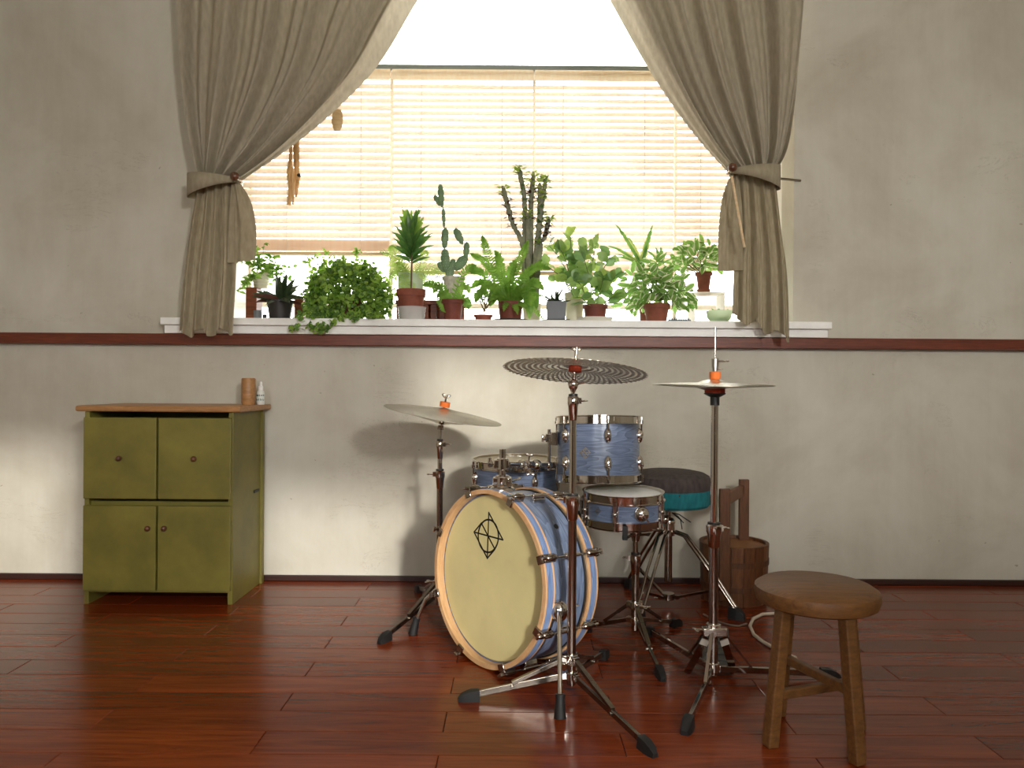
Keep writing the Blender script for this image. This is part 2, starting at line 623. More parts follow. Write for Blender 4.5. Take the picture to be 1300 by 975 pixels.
# wall behind the camera with its two window openings
b = MB()
W1 = (1.25, 2.0, 2.02, 2.6)
W3 = (0.5, 1.68, 1.2, 1.94)      # x0 x1 z0 z1
W2 = (-1.25, -0.35, 1.15, 2.15)
yb = YB - T / 2
for x0, x1, z0, z1 in ((XL, W2[0], 0, ZC), (W2[0], W2[1], 0, W2[2]), (W2[0], W2[1], W2[3], ZC), (W2[1], W3[0], 0, ZC), (W3[0], W1[0], 0, W3[2]), (W3[0], W1[0], W3[3], ZC), (W3[1], W1[1], 0, W1[2]), (W1[0], W1[1], W1[3], ZC), (W1[1], XR, 0, ZC), (W1[0], W3[1], W3[3], W1[2]), (W1[0], W3[1], 0, W3[2])):
    b.box(((x0 + x1) / 2, yb, (z0 + z1) / 2), (x1 - x0, T, z1 - z0))
struct(b, 'wall_front', M_dim)
# added unseen light blocker; it keeps the low daylight off the right-hand floor
struct(MB().box(((1.27 + XR) / 2, -0.5, 0.81), (XR - 1.27, 0.1, 1.62)), 'shade_blocker', M_wall)
struct(MB().box(((XL + XR) / 2, (YB + WALL) / 2, ZC + 0.05), (XR - XL + 0.3, WALL - YB + 0.3, 0.1)), 'ceiling', M_ceil)
struct(MB().box(((XL + XR) / 2, WALL - 0.008, 0.013), (XR - XL, 0.016, 0.026)), 'baseboard_back', M_base, bevel=0.003)

# bay: deep sill board, mahogany trim under it, side cheeks, bay ceiling
b = MB()
b.box((BC, (3.44 + BAY) / 2, SILL - 0.0165), (BWD + 0.3, BAY - 3.44, 0.033))
s1 = struct(b, 'trim_1', M_sill, bevel=0.003)
part(MB().box((BC, 3.462 + 0.06, SILL - 0.0525), (BWD + 0.28, 0.12, 0.038)), 'apron_board', M_sill, s1, bevel=0.002)
struct(MB().box((0, 3.47 + 0.024, 1.1285), (XR - XL - 0.004, 0.048, 0.05)), 'trim_2', M_trim, bevel=0.003)
for nm, sx in (('wall_bay_left', BL - 0.04), ('wall_bay_right', BR + 0.04)):
    struct(MB().box((sx, (WALL + T + BAY) / 2, (SILL + 3.45) / 2), (0.08, BAY - WALL - T, 3.45 - SILL)), nm, M_white)
struct(MB().box((BC, (WALL + T + BAY) / 2, 3.5), (BWD + 0.2, BAY - WALL - T, 0.1)), 'ceiling_bay', M_ceil)

# window sashes at the back of the bay, header beam and transom above
WY = 4.2
zt, zb = P(650, 91, WY).z, SILL
edges = [P(x, 300, WY).x for x in (297, 497, 677, 856, 1006)]
edges[0], edges[-1] = BL, BR
for i in range(4):
    x0, x1 = edges[i], edges[i + 1]
    b = MB(); fw = 0.008
    for xx in (x0 + fw / 2, x1 - fw / 2):
        b.box((xx, WY, (zt + zb) / 2), (fw, 0.05, zt - zb))
    b.box(((x0 + x1) / 2, WY, zt - fw / 2), (x1 - x0, 0.05, fw))
    b.box(((x0 + x1) / 2, WY, P(650, 389, WY).z), (x1 - x0, 0.02, 0.026))
    b.box(((x0 + x1) / 2, WY, zb + 0.012), (x1 - x0, 0.05, 0.024))
    o = struct(b, 'window_%d' % (i + 1), M_bar)
    part(MB().box(((x0 + x1) / 2, WY, (zt + zb) / 2), (x1 - x0 - 0.05, 0.005, zt - zb - 0.05)), 'pane', M_pane, o, smooth=False)
b = MB()
b.box((BC, WY, zt + 0.012), (BWD, 0.06, 0.024))
struct(b, 'trim_3', M_grey)
b = MB()
z0, z1 = zt + 0.024, 3.45
for xx in (BL + 0.02, BR - 0.02):
    b.box((xx, WY, (z0 + z1) / 2), (0.04, 0.05, z1 - z0))
b.box((BC, WY, z1 - 0.02), (BWD, 0.05, 0.04))
o = struct(b, 'window_5', M_white)
part(MB().box((BC, WY, (z0 + z1) / 2), (BWD - 0.08, 0.005, z1 - z0 - 0.04)), 'pane', M_pane, o, smooth=False)

# ------------------------------------------------------------------ venetian blinds
BY = 4.06
random.seed(21)


def slat_mesh(wd, depth, tilt):
    n = 5; rows = []
    for i in range(n):
        t = i / (n - 1) - 0.5
        y = t * depth; z = 0.0022 * (1 - (2 * t) ** 2)
        c, s_ = math.cos(tilt), math.sin(tilt)
        rows.append([Vector((x, y * c - z * s_, y * s_ + z * c)) for x in (-wd / 2, wd / 2)])
    return MB().grid(rows).mesh('slat', M_slat)


def blind(px0, px1, ybot, label, tilt, cords, pitch):
    x0, x1 = P(px0, 250, BY).x, P(px1, 250, BY).x
    wd = x1 - x0 - 0.006
    xc = (x0 + x1) / 2
    ztop = P(650, 91, BY).z
    r = thing('venetian_blind', label, 'blind', (xc, BY, ztop), group='wooden blinds in the bay window')
    part(MB().grid([[Vector((xc + s_ * (wd / 2 + 0.001), BY - 0.030 + 0.004 * abs(q - 2) / 2, ztop - 0.015 * q)) for s_ in (-1, 1)] for q in range(5)]), 'valance', M_val, r)
    part(MB().box((xc, BY + 0.005, ztop - 0.02), (wd, 0.045, 0.022)), 'headrail', M_slat, r, smooth=False)
    zbot = P(650, ybot, BY).z
    me = slat_mesh(wd, 0.040, tilt)
    z = ztop - 0.085
    stack = 9 if ybot < 335 else 2
    while z > zbot + 0.020 + stack * 0.0072:
        inst(me, 'slat', r, Matrix.Translation((xc, BY, z)) @ Matrix.Rotation(random.uniform(-0.0015, 0.0015), 4, 'Y') @ Matrix.Rotation(random.uniform(-0.05, 0.05), 4, 'X'))
        z -= pitch
    flat = slat_mesh(wd, 0.040, R_(24))
    for i in range(stack):
        inst(flat, 'slat', r, Matrix.Translation((xc, BY, zbot + 0.018 + i * 0.0072)))
    part(MB().box((xc, BY, zbot), (wd, 0.044, 0.018)), 'bottom_rail', M_frame, r, smooth=False, bevel=0.003)
    for px in cords:
        cx = P(px, 250, BY).x
        m = MB()
        for dy in (-0.024, 0.024):
            m.tube([(cx, BY + dy, ztop - 0.05), (cx, BY + dy, zbot)], 0.0016, 5)
        part(m, 'ladder_cord', M_cord, r)
    return r


blind(308, 496, 324, 'wooden blind farthest left, raised higher than the others with a stack of slats', R_(66), (366, 459), 0.0385)
blind(497, 676.5, 347, 'wooden blind behind the prickly pear, between the raised blind and the tall cactus', R_(56), (535, 637), 0.0358)
blind(677, 855.5, 347, 'wooden blind behind the green peperomias, right of the tall cactus', R_(56), (714, 817), 0.0358)
blind(856, 956, 340, 'wooden blind partly hidden behind the right curtain', R_(58), (888, 940), 0.0358)

# things hung in front of the left blind
b = MB()
rows = []
c = P(428, 153, 3.9)
for i in range(9):
    t = i / 8
    hw = 0.024 * (0.72 + 0.45 * math.sin(min(t * 1.25, 1) * math.pi * 0.75)) * (1 - max(0, t - 0.6) ** 2 * 4.2)
    rows.append([c + Vector((x * hw + (0.004 if x > 0 else 0), -0.012 * (1 - x * x), 0.058 - 0.116 * t)) for x in (-1, -0.5, 0, 0.5, 1)])
b.grid(rows)
o = solo(b, 'wooden_paddle', M_frame, 'small curved wooden paddle hanging in front of the left blind', 'ornament', c, solid=0.014, sub=1)
part(MB().tube([c + Vector((0, 0, 0.05)), c + Vector((0, 0.02, 0.7)), c + Vector((0, 0.06, 1.1))], 0.0008, 5), 'hanging_cord', M_cord, o)
M_bamboo = wood('bamboo_cane', (196, 146, 90), (236, 196, 140), (30, 30, 4), 0.45)
r = thing('wooden_chime', 'carved wooden chime of split sticks hanging beside the left curtain edge', 'ornament', P(374, 175, 3.85))


def stick(pts, rr, nm='chime_stick'):
    part(MB().tube([P(x, y, 3.85) + Vector((0, dy, 0)) for x, y, dy in pts], rr, 10), nm, M_bamboo, r)


stick([(374, 160, 0), (376, 181, 0), (376.5, 205, 0), (377, 232, 0), (376, 250, 0)], [0.010, 0.017, 0.016, 0.012, 0.006])
stick([(371, 165, -.02), (370.5, 200, -.02), (369.5, 222, -.03), (371, 240, -.03), (369, 262, -.03)], [0.006, 0.009, 0.014, 0.012, 0.011])
stick([(374, 215, -.045), (376, 232, -.045), (375, 262, -.045)], [0.006, 0.009, 0.005])
a = P(377, 235, 3.85)
part(MB().cyl(a, a + Vector((0.024, -0.05, 0.035)), 0.009, 0.010, 12), 'peg', M_bamboo, r)
part(MB().ell(a + Vector((0.0245, -0.052, 0.036)), (0.0105, 0.006, 0.0105)), 'peg_tip', blackplastic, r, label='dark end of the peg')
part(MB().tube([P(373, 163, 3.85), P(373, 30, 3.95), P(373, -55, 3.98)], 0.0009, 5), 'hanging_cord', M_cord, r)

# ------------------------------------------------------------------ curtains
CY = 3.37


def interp(pts, n):
    """resample a pixel polyline to n points with a Catmull-Rom curve"""
    out = []
    m = len(pts) - 1
    for i in range(n):
        t = i / (n - 1) * m
        k = min(int(t), m - 1); u = t - k
        p = [pts[max(k - 1, 0)], pts[k], pts[k + 1], pts[min(k + 2, m)]]
        out.append(tuple(0.5 * (2 * p[1][j] + (p[2][j] - p[0][j]) * u + (2 * p[0][j] - 5 * p[1][j] + 4 * p[2][j] - p[3][j]) * u * u
                                + (3 * p[1][j] - p[0][j] - 3 * p[2][j] + p[3][j]) * u ** 3) for j in range(2)))
    return out


def fold(u, ph, n):
    a = math.sin(2 * math.pi * n * u + ph)
    a = math.copysign(abs(a) ** 0.75, a)
    return 0.62 * a + 0.26 * math.sin(2 * math.pi * n * 1.9 * u + 1.3 * ph + 1.0) + 0.16 * math.sin(2 * math.pi * n * 3.1 * u + 2.0 * ph)


def sheet(inner, outer, nu, nv, folds, A0, A1, d, seed, bow=0.0, hem=0.0):
    I, O = interp(inner, nv), interp(outer, nv)
    rows = []
    rnd = random.Random(seed)
    ph = [rnd.uniform(0, 6) for _ in range(4)]
    for i in range(nv):
        v = i / (nv - 1)
        row_ = []
        for j in range(nu):
            u = j / (nu - 1)
            uu = u + 0.025 * math.sin(5 * v + 7 * u + ph[0]) * (1 - v)
            px = I[i][0] + (O[i][0] - I[i][0]) * u
            py = I[i][1] + (O[i][1] - I[i][1]) * u
            if i == nv - 1 and hem: py += hem * math.sin(u * 17 + ph[1])
            p = P(px, py, d)
            A = A0 + (A1 - A0) * v
            edge = min(1.0, u * 9.0)
            p.y += A * fold(uu, ph[2] + 0.9 * math.sin(2.2 * v), folds) * (0.35 + 0.65 * edge) - bow * math.sin(math.pi * u) * v * v
            row_.append(p)
        rows.append(row_)
    return rows


def curtain(name, label, sx, inner, outer, tie, tail_in, tail_out, flap_in, flap_out, seed):
    top = P(inner[0][0], inner[0][1], CY)
    r = thing(name, label, 'curtain', (tie.x, CY, tie.z))
    part(MB().grid(sheet(inner, outer, 150, 46, 5.2, 0.055, 0.036, CY, seed, 0.03)), 'curtain_panel', M_linen, r, auto=False)
    rows = sheet(inner, outer, 150, 46, 5.2, 0.055, 0.036, CY, seed, 0.03)
    part(MB().grid([[p + Vector((0, 0.012, 0)) for p in rw[16:]] for rw in rows]), 'lining', M_lining, r, auto=False)
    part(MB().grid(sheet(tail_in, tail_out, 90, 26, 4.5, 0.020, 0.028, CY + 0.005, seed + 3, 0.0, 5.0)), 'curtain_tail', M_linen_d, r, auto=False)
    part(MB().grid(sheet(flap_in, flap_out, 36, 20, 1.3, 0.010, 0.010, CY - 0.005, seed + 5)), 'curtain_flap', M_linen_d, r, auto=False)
    # tieback: a sash looped round the gathered cloth, broad away from the knob
    m = MB(); rows = []
    n = 44
    for k in range(n + 1):
        an = 2 * math.pi * k / n
        x = tie.x + sx * (0.105 - 0.112 * math.cos(an)); y = CY - 0.008 - 0.066 * math.sin(an)
        q = 0.5 - 0.5 * math.cos(an)
        h0, h1 = 0.008 + 0.026 * q, 0.012 + 0.060 * q
        zc = tie.z - 0.004 - 0.006 * q
        rows.append([Vector((x, y, zc + h0)), Vector((x, y - 0.004 * math.sin(an), zc + (h0 - h1) / 2)), Vector((x, y, zc - h1))])
    m.grid(rows)
    part(m, 'tieback', M_linen2, r, solid=0.004, auto=False)
    return r


inL = [(585, -82), (531, 0), (481, 82), (424, 142), (371, 186), (326, 217), (302, 231)]
ouL = [(226, -82), (228, 0), (232, 80), (238, 140), (245, 185), (252, 217), (258, 231)]
tieL = P(301, 229, CY)
curtain('curtain', 'khaki linen curtain swept to the left of the bay window', -1, inL, ouL, tieL,
        [(300, 226), (301, 290), (300, 350), (296, 421)], [(250, 226), (240, 290), (232, 350), (226, 424)],
        [(303, 230), (318, 255), (325, 290), (324, 330)], [(294, 226), (291, 270), (290, 300), (289, 334)], 4)
inR = [(733, -82), (776, 0), (822, 82), (860, 140), (896, 187), (917, 210), (927, 221)]
ouR = [(1030, -82), (1025, 0), (1018, 80), (1010, 140), (1000, 187), (990, 210), (986, 221)]
tieR = P(928, 218, CY)
curtain('curtain', 'khaki linen curtain gathered at the right of the bay window with a wooden knob', 1, inR, ouR, tieR,
        [(930, 222), (934, 290), (931, 350), (929, 402)], [(985, 222), (993, 290), (1000, 350), (1003, 430)],
        [(929, 219), (917, 250), (912, 295), (911, 344)], [(937, 220), (942, 260), (943, 300), (943, 343)], 9)
M_knob = wood('dark_wood_knob', (66, 36, 22), (120, 74, 46), (20, 20, 20), 0.3, coat=0.4)
for nm, t, sx, lab in (('curtain_holdback', tieL, -1, 'round wooden knob of the left curtain holdback'), ('curtain_holdback', tieR, 1, 'round wooden knob holding the right curtain tieback')):
    r = thing(nm, lab, 'holdback', t, group='curtain holdbacks')
    k = t + Vector((-sx * 0.010, -0.055, 0.003))
    part(MB().ell(k, (0.020, 0.020, 0.020), n=20, m=12), 'knob', M_knob, r)
    part(MB().tube([k + Vector((0, 0.015, 0)), k + Vector((0, 0.09, 0)), Vector(((BL if sx < 0 else BR) + sx * 0.03, WALL, k.z))], 0.006, 8), 'stem', chrome_dark, r)
k = P(929, 224, 3.27)
solo(MB().cyl(k + Vector((0, 0.0, 0.0)), P(945, 314, 3.26), 0.0055, 0.006, 10), 'curtain_wand', M_frame, 'pale wooden draw rod hanging diagonally over the right curtain tail', 'rod', k)
r = thing('curtain_rail', 'curtain rail above the bay window', 'rail', (0, CY, 2.955))
part(MB().cyl((-1.75, CY, 2.955), (1.75, CY, 2.955), 0.014, n=14), 'rod', M_knob, r)
for sx in (-1, 0, 1):
    part(MB().box((sx * 1.66, (CY + WALL) / 2, 2.955), (0.02, WALL - CY + 0.01, 0.02)).cyl((sx * 1.66, WALL - 0.006, 2.955), (sx * 1.66, WALL, 2.955), 0.03), 'bracket', steel, r)

# ------------------------------------------------------------------ drums
def ring(m, r0, r1, z0, z1, n=72, M=None):
    return m.lathe([(r0, z0), (r1, z0), (r1, z1), (r0, z1)], n, M, closed=True)


def hoop_mb(R, z, s, n=72):
    """triple flanged steel hoop; s=+1 rim upward, -1 rim downward"""
    pr = [(R + 0.010, -0.014), (R + 0.010, -0.0115), (R + 0.003, -0.0105), (R + 0.003, 0.012), (R + 0.007, 0.015), (R + 0.007, 0.017), (R + 0.0005, 0.0165), (R + 0.0005, -0.014)]
    pr = [(a, z + s * q) for a, q in pr]
    if s < 0: pr.reverse()
    return MB().lathe(pr, n, closed=True)


def polar(a, r, z):
    return Vector((math.sin(a) * r, -math.cos(a) * r, z))


def rotz(a):
    return Matrix.Rotation(a, 4, 'Z')


def drum(name, label, M, R, h, lugs, lug_kind, head_top, head_bot, group=None, badge=None):
    """upright drum, origin at the centre of the shell; hoops reach h/2"""
    r = thing(name, label, 'drum', M=M)
    hs = h / 2 - 0.012
    m = MB(); ring(m, R - 0.007, R, -hs, hs, 80)
    part(m, 'shell', M_blue, r, world=False)
    for s, hm in ((1, head_top), (-1, head_bot)):
        part(MB().lathe([(0, s * (h / 2 - 0.008)), (R - 0.006, s * (h / 2 - 0.008)), (R + 0.0005, s * (h / 2 - 0.011)), (R + 0.0005, s * (h / 2 - 0.02))], 64), 'drumhead', hm, r, world=False)
        part(hoop_mb(R, s * (h / 2 - 0.017), s), 'hoop', chrome, r, world=False)
    for a in lugs:
        T = rotz(a)
        rh = R + 0.0125
        if lug_kind == 'drop':
            for s in (1, -1):
                zl = s * (hs - 0.062 if h > 0.22 else hs - 0.05)
                m = MB()
                m.ell((0, -R, zl), (0.0145, 0.018, 0.029), T, 16, 10)
                m.ell((0, -R - 0.010, zl + s * 0.006), (0.009, 0.010, 0.012), T, 12, 8)
                lg = part(m, 'lug', chrome, r, world=False)
                m = MB().cyl(T @ Vector((0, -rh, zl + s * 0.004)), T @ Vector((0, -rh, s * (h / 2 - 0.012))), 0.0032, n=8)
                m.cyl(T @ Vector((0, -rh, s * (h / 2 - 0.030))), T @ Vector((0, -rh, s * (h / 2 - 0.018))), 0.0065, n=10)
                m.cyl(T @ Vector((0, -rh, s * (h / 2 - 0.016))), T @ Vector((0, -rh, s * (h / 2 - 0.004))), 0.0042, n=6)
                part(m, 'tension_rod', chrome_dark, lg, world=False)
        else:
            m = MB()
            m.cyl(T @ Vector((0, -rh, -hs * 0.62)), T @ Vector((0, -rh, hs * 0.62)), 0.0058, n=12)
            m.ell((0, -rh, 0), (0.0085, 0.0085, 0.009), T, 12, 8)
            for q in (-0.5, 0.5):
                m.cyl(T @ Vector((0, -R + 0.002, q * hs)), T @ Vector((0, -rh, q * hs)), 0.0055, n=10)
            m.box((0, -R - 0.0015, 0), (0.019, 0.004, hs * 1.4), T)
            lg = part(m, 'lug', chrome, r, world=False)
            for s in (1, -1):
                m = MB()
                m.cyl(T @ Vector((0, -rh, s * hs * 0.6)), T @ Vector((0, -rh, s * (h / 2 - 0.010))), 0.003, n=8)
                m.cyl(T @ Vector((0, -rh, s * (h / 2 - 0.03))), T @ Vector((0, -rh, s * (h / 2 - 0.020))), 0.0062, n=10)
                m.cyl(T @ Vector((0, -rh, s * (h / 2 - 0.016))), T @ Vector((0, -rh, s * (h / 2 - 0.003))), 0.0042, n=6)
                part(m, 'tension_rod', chrome_dark, lg, world=False)
    if badge is not None:
        a, z, sc = badge
        T = rotz(a) @ Matrix.Translation((0, -R - 0.0012, z)) @ Matrix.Rotation(math.pi / 2, 4, 'X')
        part(emblem(sc, 0.0009, T), 'badge', chrome, r, world=False, smooth=False)
    return r


def emblem(sc, th, T=None, w_=None):
    """wheel with three crossing spokes and pointed corners, as strokes of width w_ in the local xy plane"""
    m = MB()
    w_ = w_ or sc * 0.13

    def stroke(a, c):
        a, c = Vector((a[0] * sc, a[1] * sc, 0)), Vector((c[0] * sc, c[1] * sc, 0))
        t = (c - a).normalized(); nn = Vector((-t.y, t.x, 0)) * (w_ / 2); e = t * (w_ * 0.3)
        vs = [a - nn - e, c - nn + e, c + nn + e, a + nn - e]
        vs = vs + [p + Vector((0, 0, th)) for p in vs]
        m.add(vs, [(4, 5, 6, 7), (0, 1, 5, 4), (1, 2, 6, 5), (2, 3, 7, 6), (3, 0, 4, 7), (3, 2, 1, 0)], T)

    m.lathe([(sc - w_ / 2, 0), (sc + w_ / 2, 0), (sc + w_ / 2, th), (sc - w_ / 2, th)], 40, T, closed=True)
    N, E, S, W = (0, 1.46), (1.46, 0), (0, -1.46), (-1.46, 0)
    stroke(N, S); stroke(W, E)
    k = 0.7071
    stroke((-k, k), (k, -k))
    stroke(N, E); stroke(W, S); stroke(W, (-k, k)); stroke(S, (k, -k))
    return m


D = math.radians
# rack tom, leaning a little towards its player
M_tom = Matrix.Translation(P(759.5, 570, 2.85)) @ Matrix.Rotation(D(4.2), 4, 'X').inverted() @ Matrix.Rotation(D(-0.3), 4, 'Y')
tom = drum('rack_tom', 'blue wood-grain rack tom with chrome hoops above the snare drum', M_tom, 0.1555, 0.249, [D(q) for q in (6, 67, 127, 187, 247, 305)], 'drop', M_headw, M_headc,
           badge=(D(-24), -0.012, 0.0145))
# snare
M_sn = Matrix.Translation(P(791, 643.5, 2.72)) @ Matrix.Rotation(D(1.6), 4, 'X')
sn = drum('snare_drum', 'shallow blue snare drum with white head on a chrome stand', M_sn, 0.141, 0.122, [D(q) for q in (-70, -19, 54, 110, 160, 220)], 'tube', M_headw, M_headc,
          badge=(D(-46), 0.004, 0.0085))
T = rotz(D(17))
m = MB().ell((0, -0.141 - 0.008, 0.002), (0.026, 0.020, 0.026), T, 24, 14)
m.cyl(T @ Vector((0, -0.14, 0.002)), T @ Vector((0, -0.15, 0.002)), 0.027, n=24)
so = part(m, 'strainer', chrome, sn, world=False)
part(MB().bar(T @ Vector((-0.004, -0.170, 0.003)), T @ Vector((0.014, -0.172, -0.022)), 0.006, 0.004, up=(0, -1, 0)), 'strainer_lever', chrome_dark, so, world=False)
T = rotz(D(-88))
part(MB().box((0, -0.149, 0.0), (0.026, 0.016, 0.05), T), 'butt_plate', chrome_dark, sn, world=False, smooth=False, bevel=0.003)
part(MB().lathe([(0, -0.0598), (0.02, -0.0598), (0.02, -0.0605), (0, -0.0605)], 4, Matrix.Rotation(0.78, 4, 'Z')).bar((-0.13, 0, -0.0595), (0.13, 0, -0.0595), 0.04, 0.002), 'snare_wires', steel, sn, world=False)

# floor tom on three legs
ftc = P(655, 600, 3.1); ftop = P(655, 582, 3.1).z
M_ft = Matrix.Translation((ftc.x, 3.1, ftop - 0.19)) @ Matrix.Rotation(D(1.5), 4, 'X')
ft = drum('floor_tom', 'larger blue wood-grain floor tom standing behind the bass drum', M_ft, 0.1765, 0.38, [D(q) for q in (-66, -21, 24, 69, 114, 159, 204, 249)], 'drop', M_headc, M_headc,
          badge=(D(43), 0.06, 0.011))
for a in (D(-55), D(60), D(178)):
    T = rotz(a)
    c0 = M_ft @ (T @ Vector((0, -0.196, 0.02)))
    foot = Vector((c0.x, c0.y, 0)) + (T @ Vector((0, -0.03, 0)))
    lg = part(MB().tube([c0 + Vector((0, 0, 0.09)), Vector((c0.x, c0.y, 0.12)), foot + Vector((0, 0, 0.03))], 0.0055, 10), 'leg', chrome, ft)
    part(MB().cyl(foot, foot + Vector((0, 0, 0.045)), 0.014, 0.010, 14), 'rubber_foot', rubber, lg)
    part(MB().box((0, -0.187, 0.02), (0.034, 0.03, 0.05), T), 'leg_bracket', chrome, ft, world=False, smooth=False, bevel=0.004)

# bass drum: local z points out of the front head
yaw, pit, Rb, Lb = 0.858, 0.05, 0.289, 0.231
ax = Vector((math.sin(yaw) * math.cos(pit), math.cos(yaw) * math.cos(pit), -math.sin(pit)))
ux = Vector((math.cos(yaw), -math.sin(yaw), 0)); nf = -ax; uy = nf.cross(ux)
bc = P(616, 739, 2.461); bc.z = 0.292
M_b = mat4(bc, ux, uy, nf)
bd = thing('bass_drum', 'blue bass drum with cream front head, wooden hoops and black line emblem', 'drum', M=M_b)
m = MB(); ring(m, 0.270, 0.279, -Lb + 0.030, -0.030, 96)
part(m, 'shell', M_blue, bd, world=False)
HW = 0.040
for zf, zb_, nm in ((0.0, -HW, 1), (-Lb + HW, -Lb, -1)):
    m = MB(); ring(m, 0.274, Rb, zb_, zf, 110)
    hp = part(m, 'wooden_hoop', M_maple, bd, world=False)
    m = MB(); ring(m, Rb - 0.002, Rb + 0.0008, zb_ + 0.008, zf - 0.008, 110)
    part(m, 'hoop_stripe', M_blue2, hp, world=False, label='blue stained band round the hoop')
for s, z in ((1, -0.028), (-1, -Lb + 0.028)):
    part(MB().lathe([(0, z), (0.266, z), (0.272, z - s * 0.006), (0.2738, z - s * 0.014)], 96), 'drumhead', M_head if s > 0 else M_headc, bd, world=False)
m = MB(); ring(m, 0.2792, 0.2835, -Lb + HW + 0.001, -Lb + HW + 0.010, 96)
part(m, 'head_rim', steel, bd, world=False)
m = MB(); ring(m, 0.279, 0.2815, -Lb + HW + 0.0102, -Lb + HW + 0.014, 96)
part(m, 'dark_gap_ring', rubber, bd, world=False)  # black ring standing in for the shaded gap beside the rim


def headpt(px, py, z):
    o = Vector((0, 0, EYE)); dr = P(px, py, 1.0) - o
    Mi = M_b.inverted(); a = Mi @ o; b_ = (Mi @ (o + dr)) - a
    t = (z - a.z) / b_.z
    return a + b_ * t


# emblem printed on the front head
def zpx(x, y): return headpt(590 + x / 12.18, 640 + y / 12.18, -0.0278)


ec = zpx(362, 492)
wst = 0.0052; m = MB()


def hst(a, c, w_=wst):
    t = (c - a).normalized(); nn = Vector((-t.y, t.x, 0)) * (w_ / 2); e = t * (w_ * 0.35)
    vs = [a - nn - e, c - nn + e, c + nn + e, a + nn - e]
    vs = vs + [p + Vector((0, 0, 0.0006)) for p in vs]
    m.add(vs, [(4, 5, 6, 7), (0, 1, 5, 4), (1, 2, 6, 5), (2, 3, 7, 6), (3, 0, 4, 7)])


cp = []
for i in range(48):
    a = 2 * math.pi * i / 48
    cp.append(zpx(366 + 156 * math.cos(a) + 10 * math.sin(a), 493 - 252 * math.sin(a) - 18 * math.cos(a) * -1))
for i in range(48): hst(cp[i], cp[(i + 1) % 48], wst * 1.15)
Np, Ep, Wp, Sp = zpx(373, 130), zpx(592, 553), zpx(145, 432), zpx(350, 838)
Dp, Gp = zpx(258, 293), zpx(467, 697)
for a, c in ((Np, Sp), (Wp, Ep), (Dp, Gp), (Np, Ep), (Wp, Dp), (Wp, Sp), (Sp, Gp)): hst(a, c)
part(m, 'emblem', M_ink, bd, world=False, smooth=False, label='black line emblem of a wheel with pointed corners')

for i in range(8):
    c = D(23 + 45 * i)
    C = Matrix.Rotation(-c, 4, 'Z')          # local +y turned to clock angle c
    rods = []
    for zf, s in ((0.0, 1), (-Lb, -1)):
        m = MB()
        # claw hook over the hoop edge with a tapered body outside it
        m.box((0, Rb - 0.006, zf + s * 0.004), (0.028, 0.026, 0.008), C)
        m.box((0, Rb + 0.008, zf - s * 0.018), (0.026, 0.014, 0.046), C)
        m.ell((0, Rb + 0.014, zf - s * 0.026), (0.012, 0.012, 0.026), C, 12, 8)
        cl = part(m, 'claw', chrome_dark, bd, world=False, bevel=0.0025)
        m = MB().cyl(C @ Vector((0, Rb + 0.014, zf - s * 0.03)), C @ Vector((0, Rb + 0.014, -Lb / 2)), 0.0032, n=8)
        m.cyl(C @ Vector((0, Rb + 0.014, zf + s * 0.016)), C @ Vector((0, Rb + 0.014, zf - s * 0.005)), 0.0058, n=8)
        m.box((0, Rb + 0.014, zf + s * 0.016), (0.018, 0.006, 0.008), C)
        part(m, 'tension_rod', chrome, cl, world=False)
    m = MB()
    m.box((0, 0.287, -Lb / 2), (0.020, 0.018, 0.052), C)
    m.cyl(C @ Vector((0, Rb + 0.014, -Lb / 2 - 0.032)), C @ Vector((0, Rb + 0.014, -Lb / 2 + 0.032)), 0.0075, n=12)
    part(m, 'lug', chrome, bd, world=False, bevel=0.003)
C = Matrix.Rotation(-D(47), 4, 'Z')
part(MB().cyl(C @ Vector((0, 0.2775, -0.115)), C @ Vector((0, 0.2805, -0.115)), 0.009, n=16), 'vent_hole', rubber, bd, world=False, label='dark air vent eyelet')
# tom mount: block on the shell, post, ball clamp arm towards the tom
bt = M_b @ Vector((-0.055, 0.273, -Lb / 2 + 0.012))
zsh = bt.z
top = P(653, 570, bt.y).z
m = MB().lathe([(0, -0.004), (0.045, -0.004), (0.045, 0.010), (0.036, 0.016), (0.026, 0.018), (0.026, 0.052), (0.020, 0.056), (0, 0.056)], 28, Matrix.Translation((bt.x, bt.y, zsh)))
m.box((bt.x, bt.y, zsh + 0.034), (0.066, 0.040, 0.030))
part(m, 'mount_base', chrome, bd, bevel=0.003)


def wing(m, c, axis, sz=0.02):
    """wing screw: shaft along axis, two ears"""
    c = Vector(c); x, y, z = basis(axis)
    m.cyl(c, c + z * sz, sz * 0.16, n=8)
    e = c + z * sz
    for s in (-1, 1):
        m.ell((0, 0, 0), (sz * 0.42, sz * 0.13, sz * 0.30), mat4(e + x * (s * sz * 0.42) + z * (sz * 0.12), (x + z * 0.5 * s).normalized(), y, (z - x * 0.5 * s).normalized()), 10, 6)
    return m


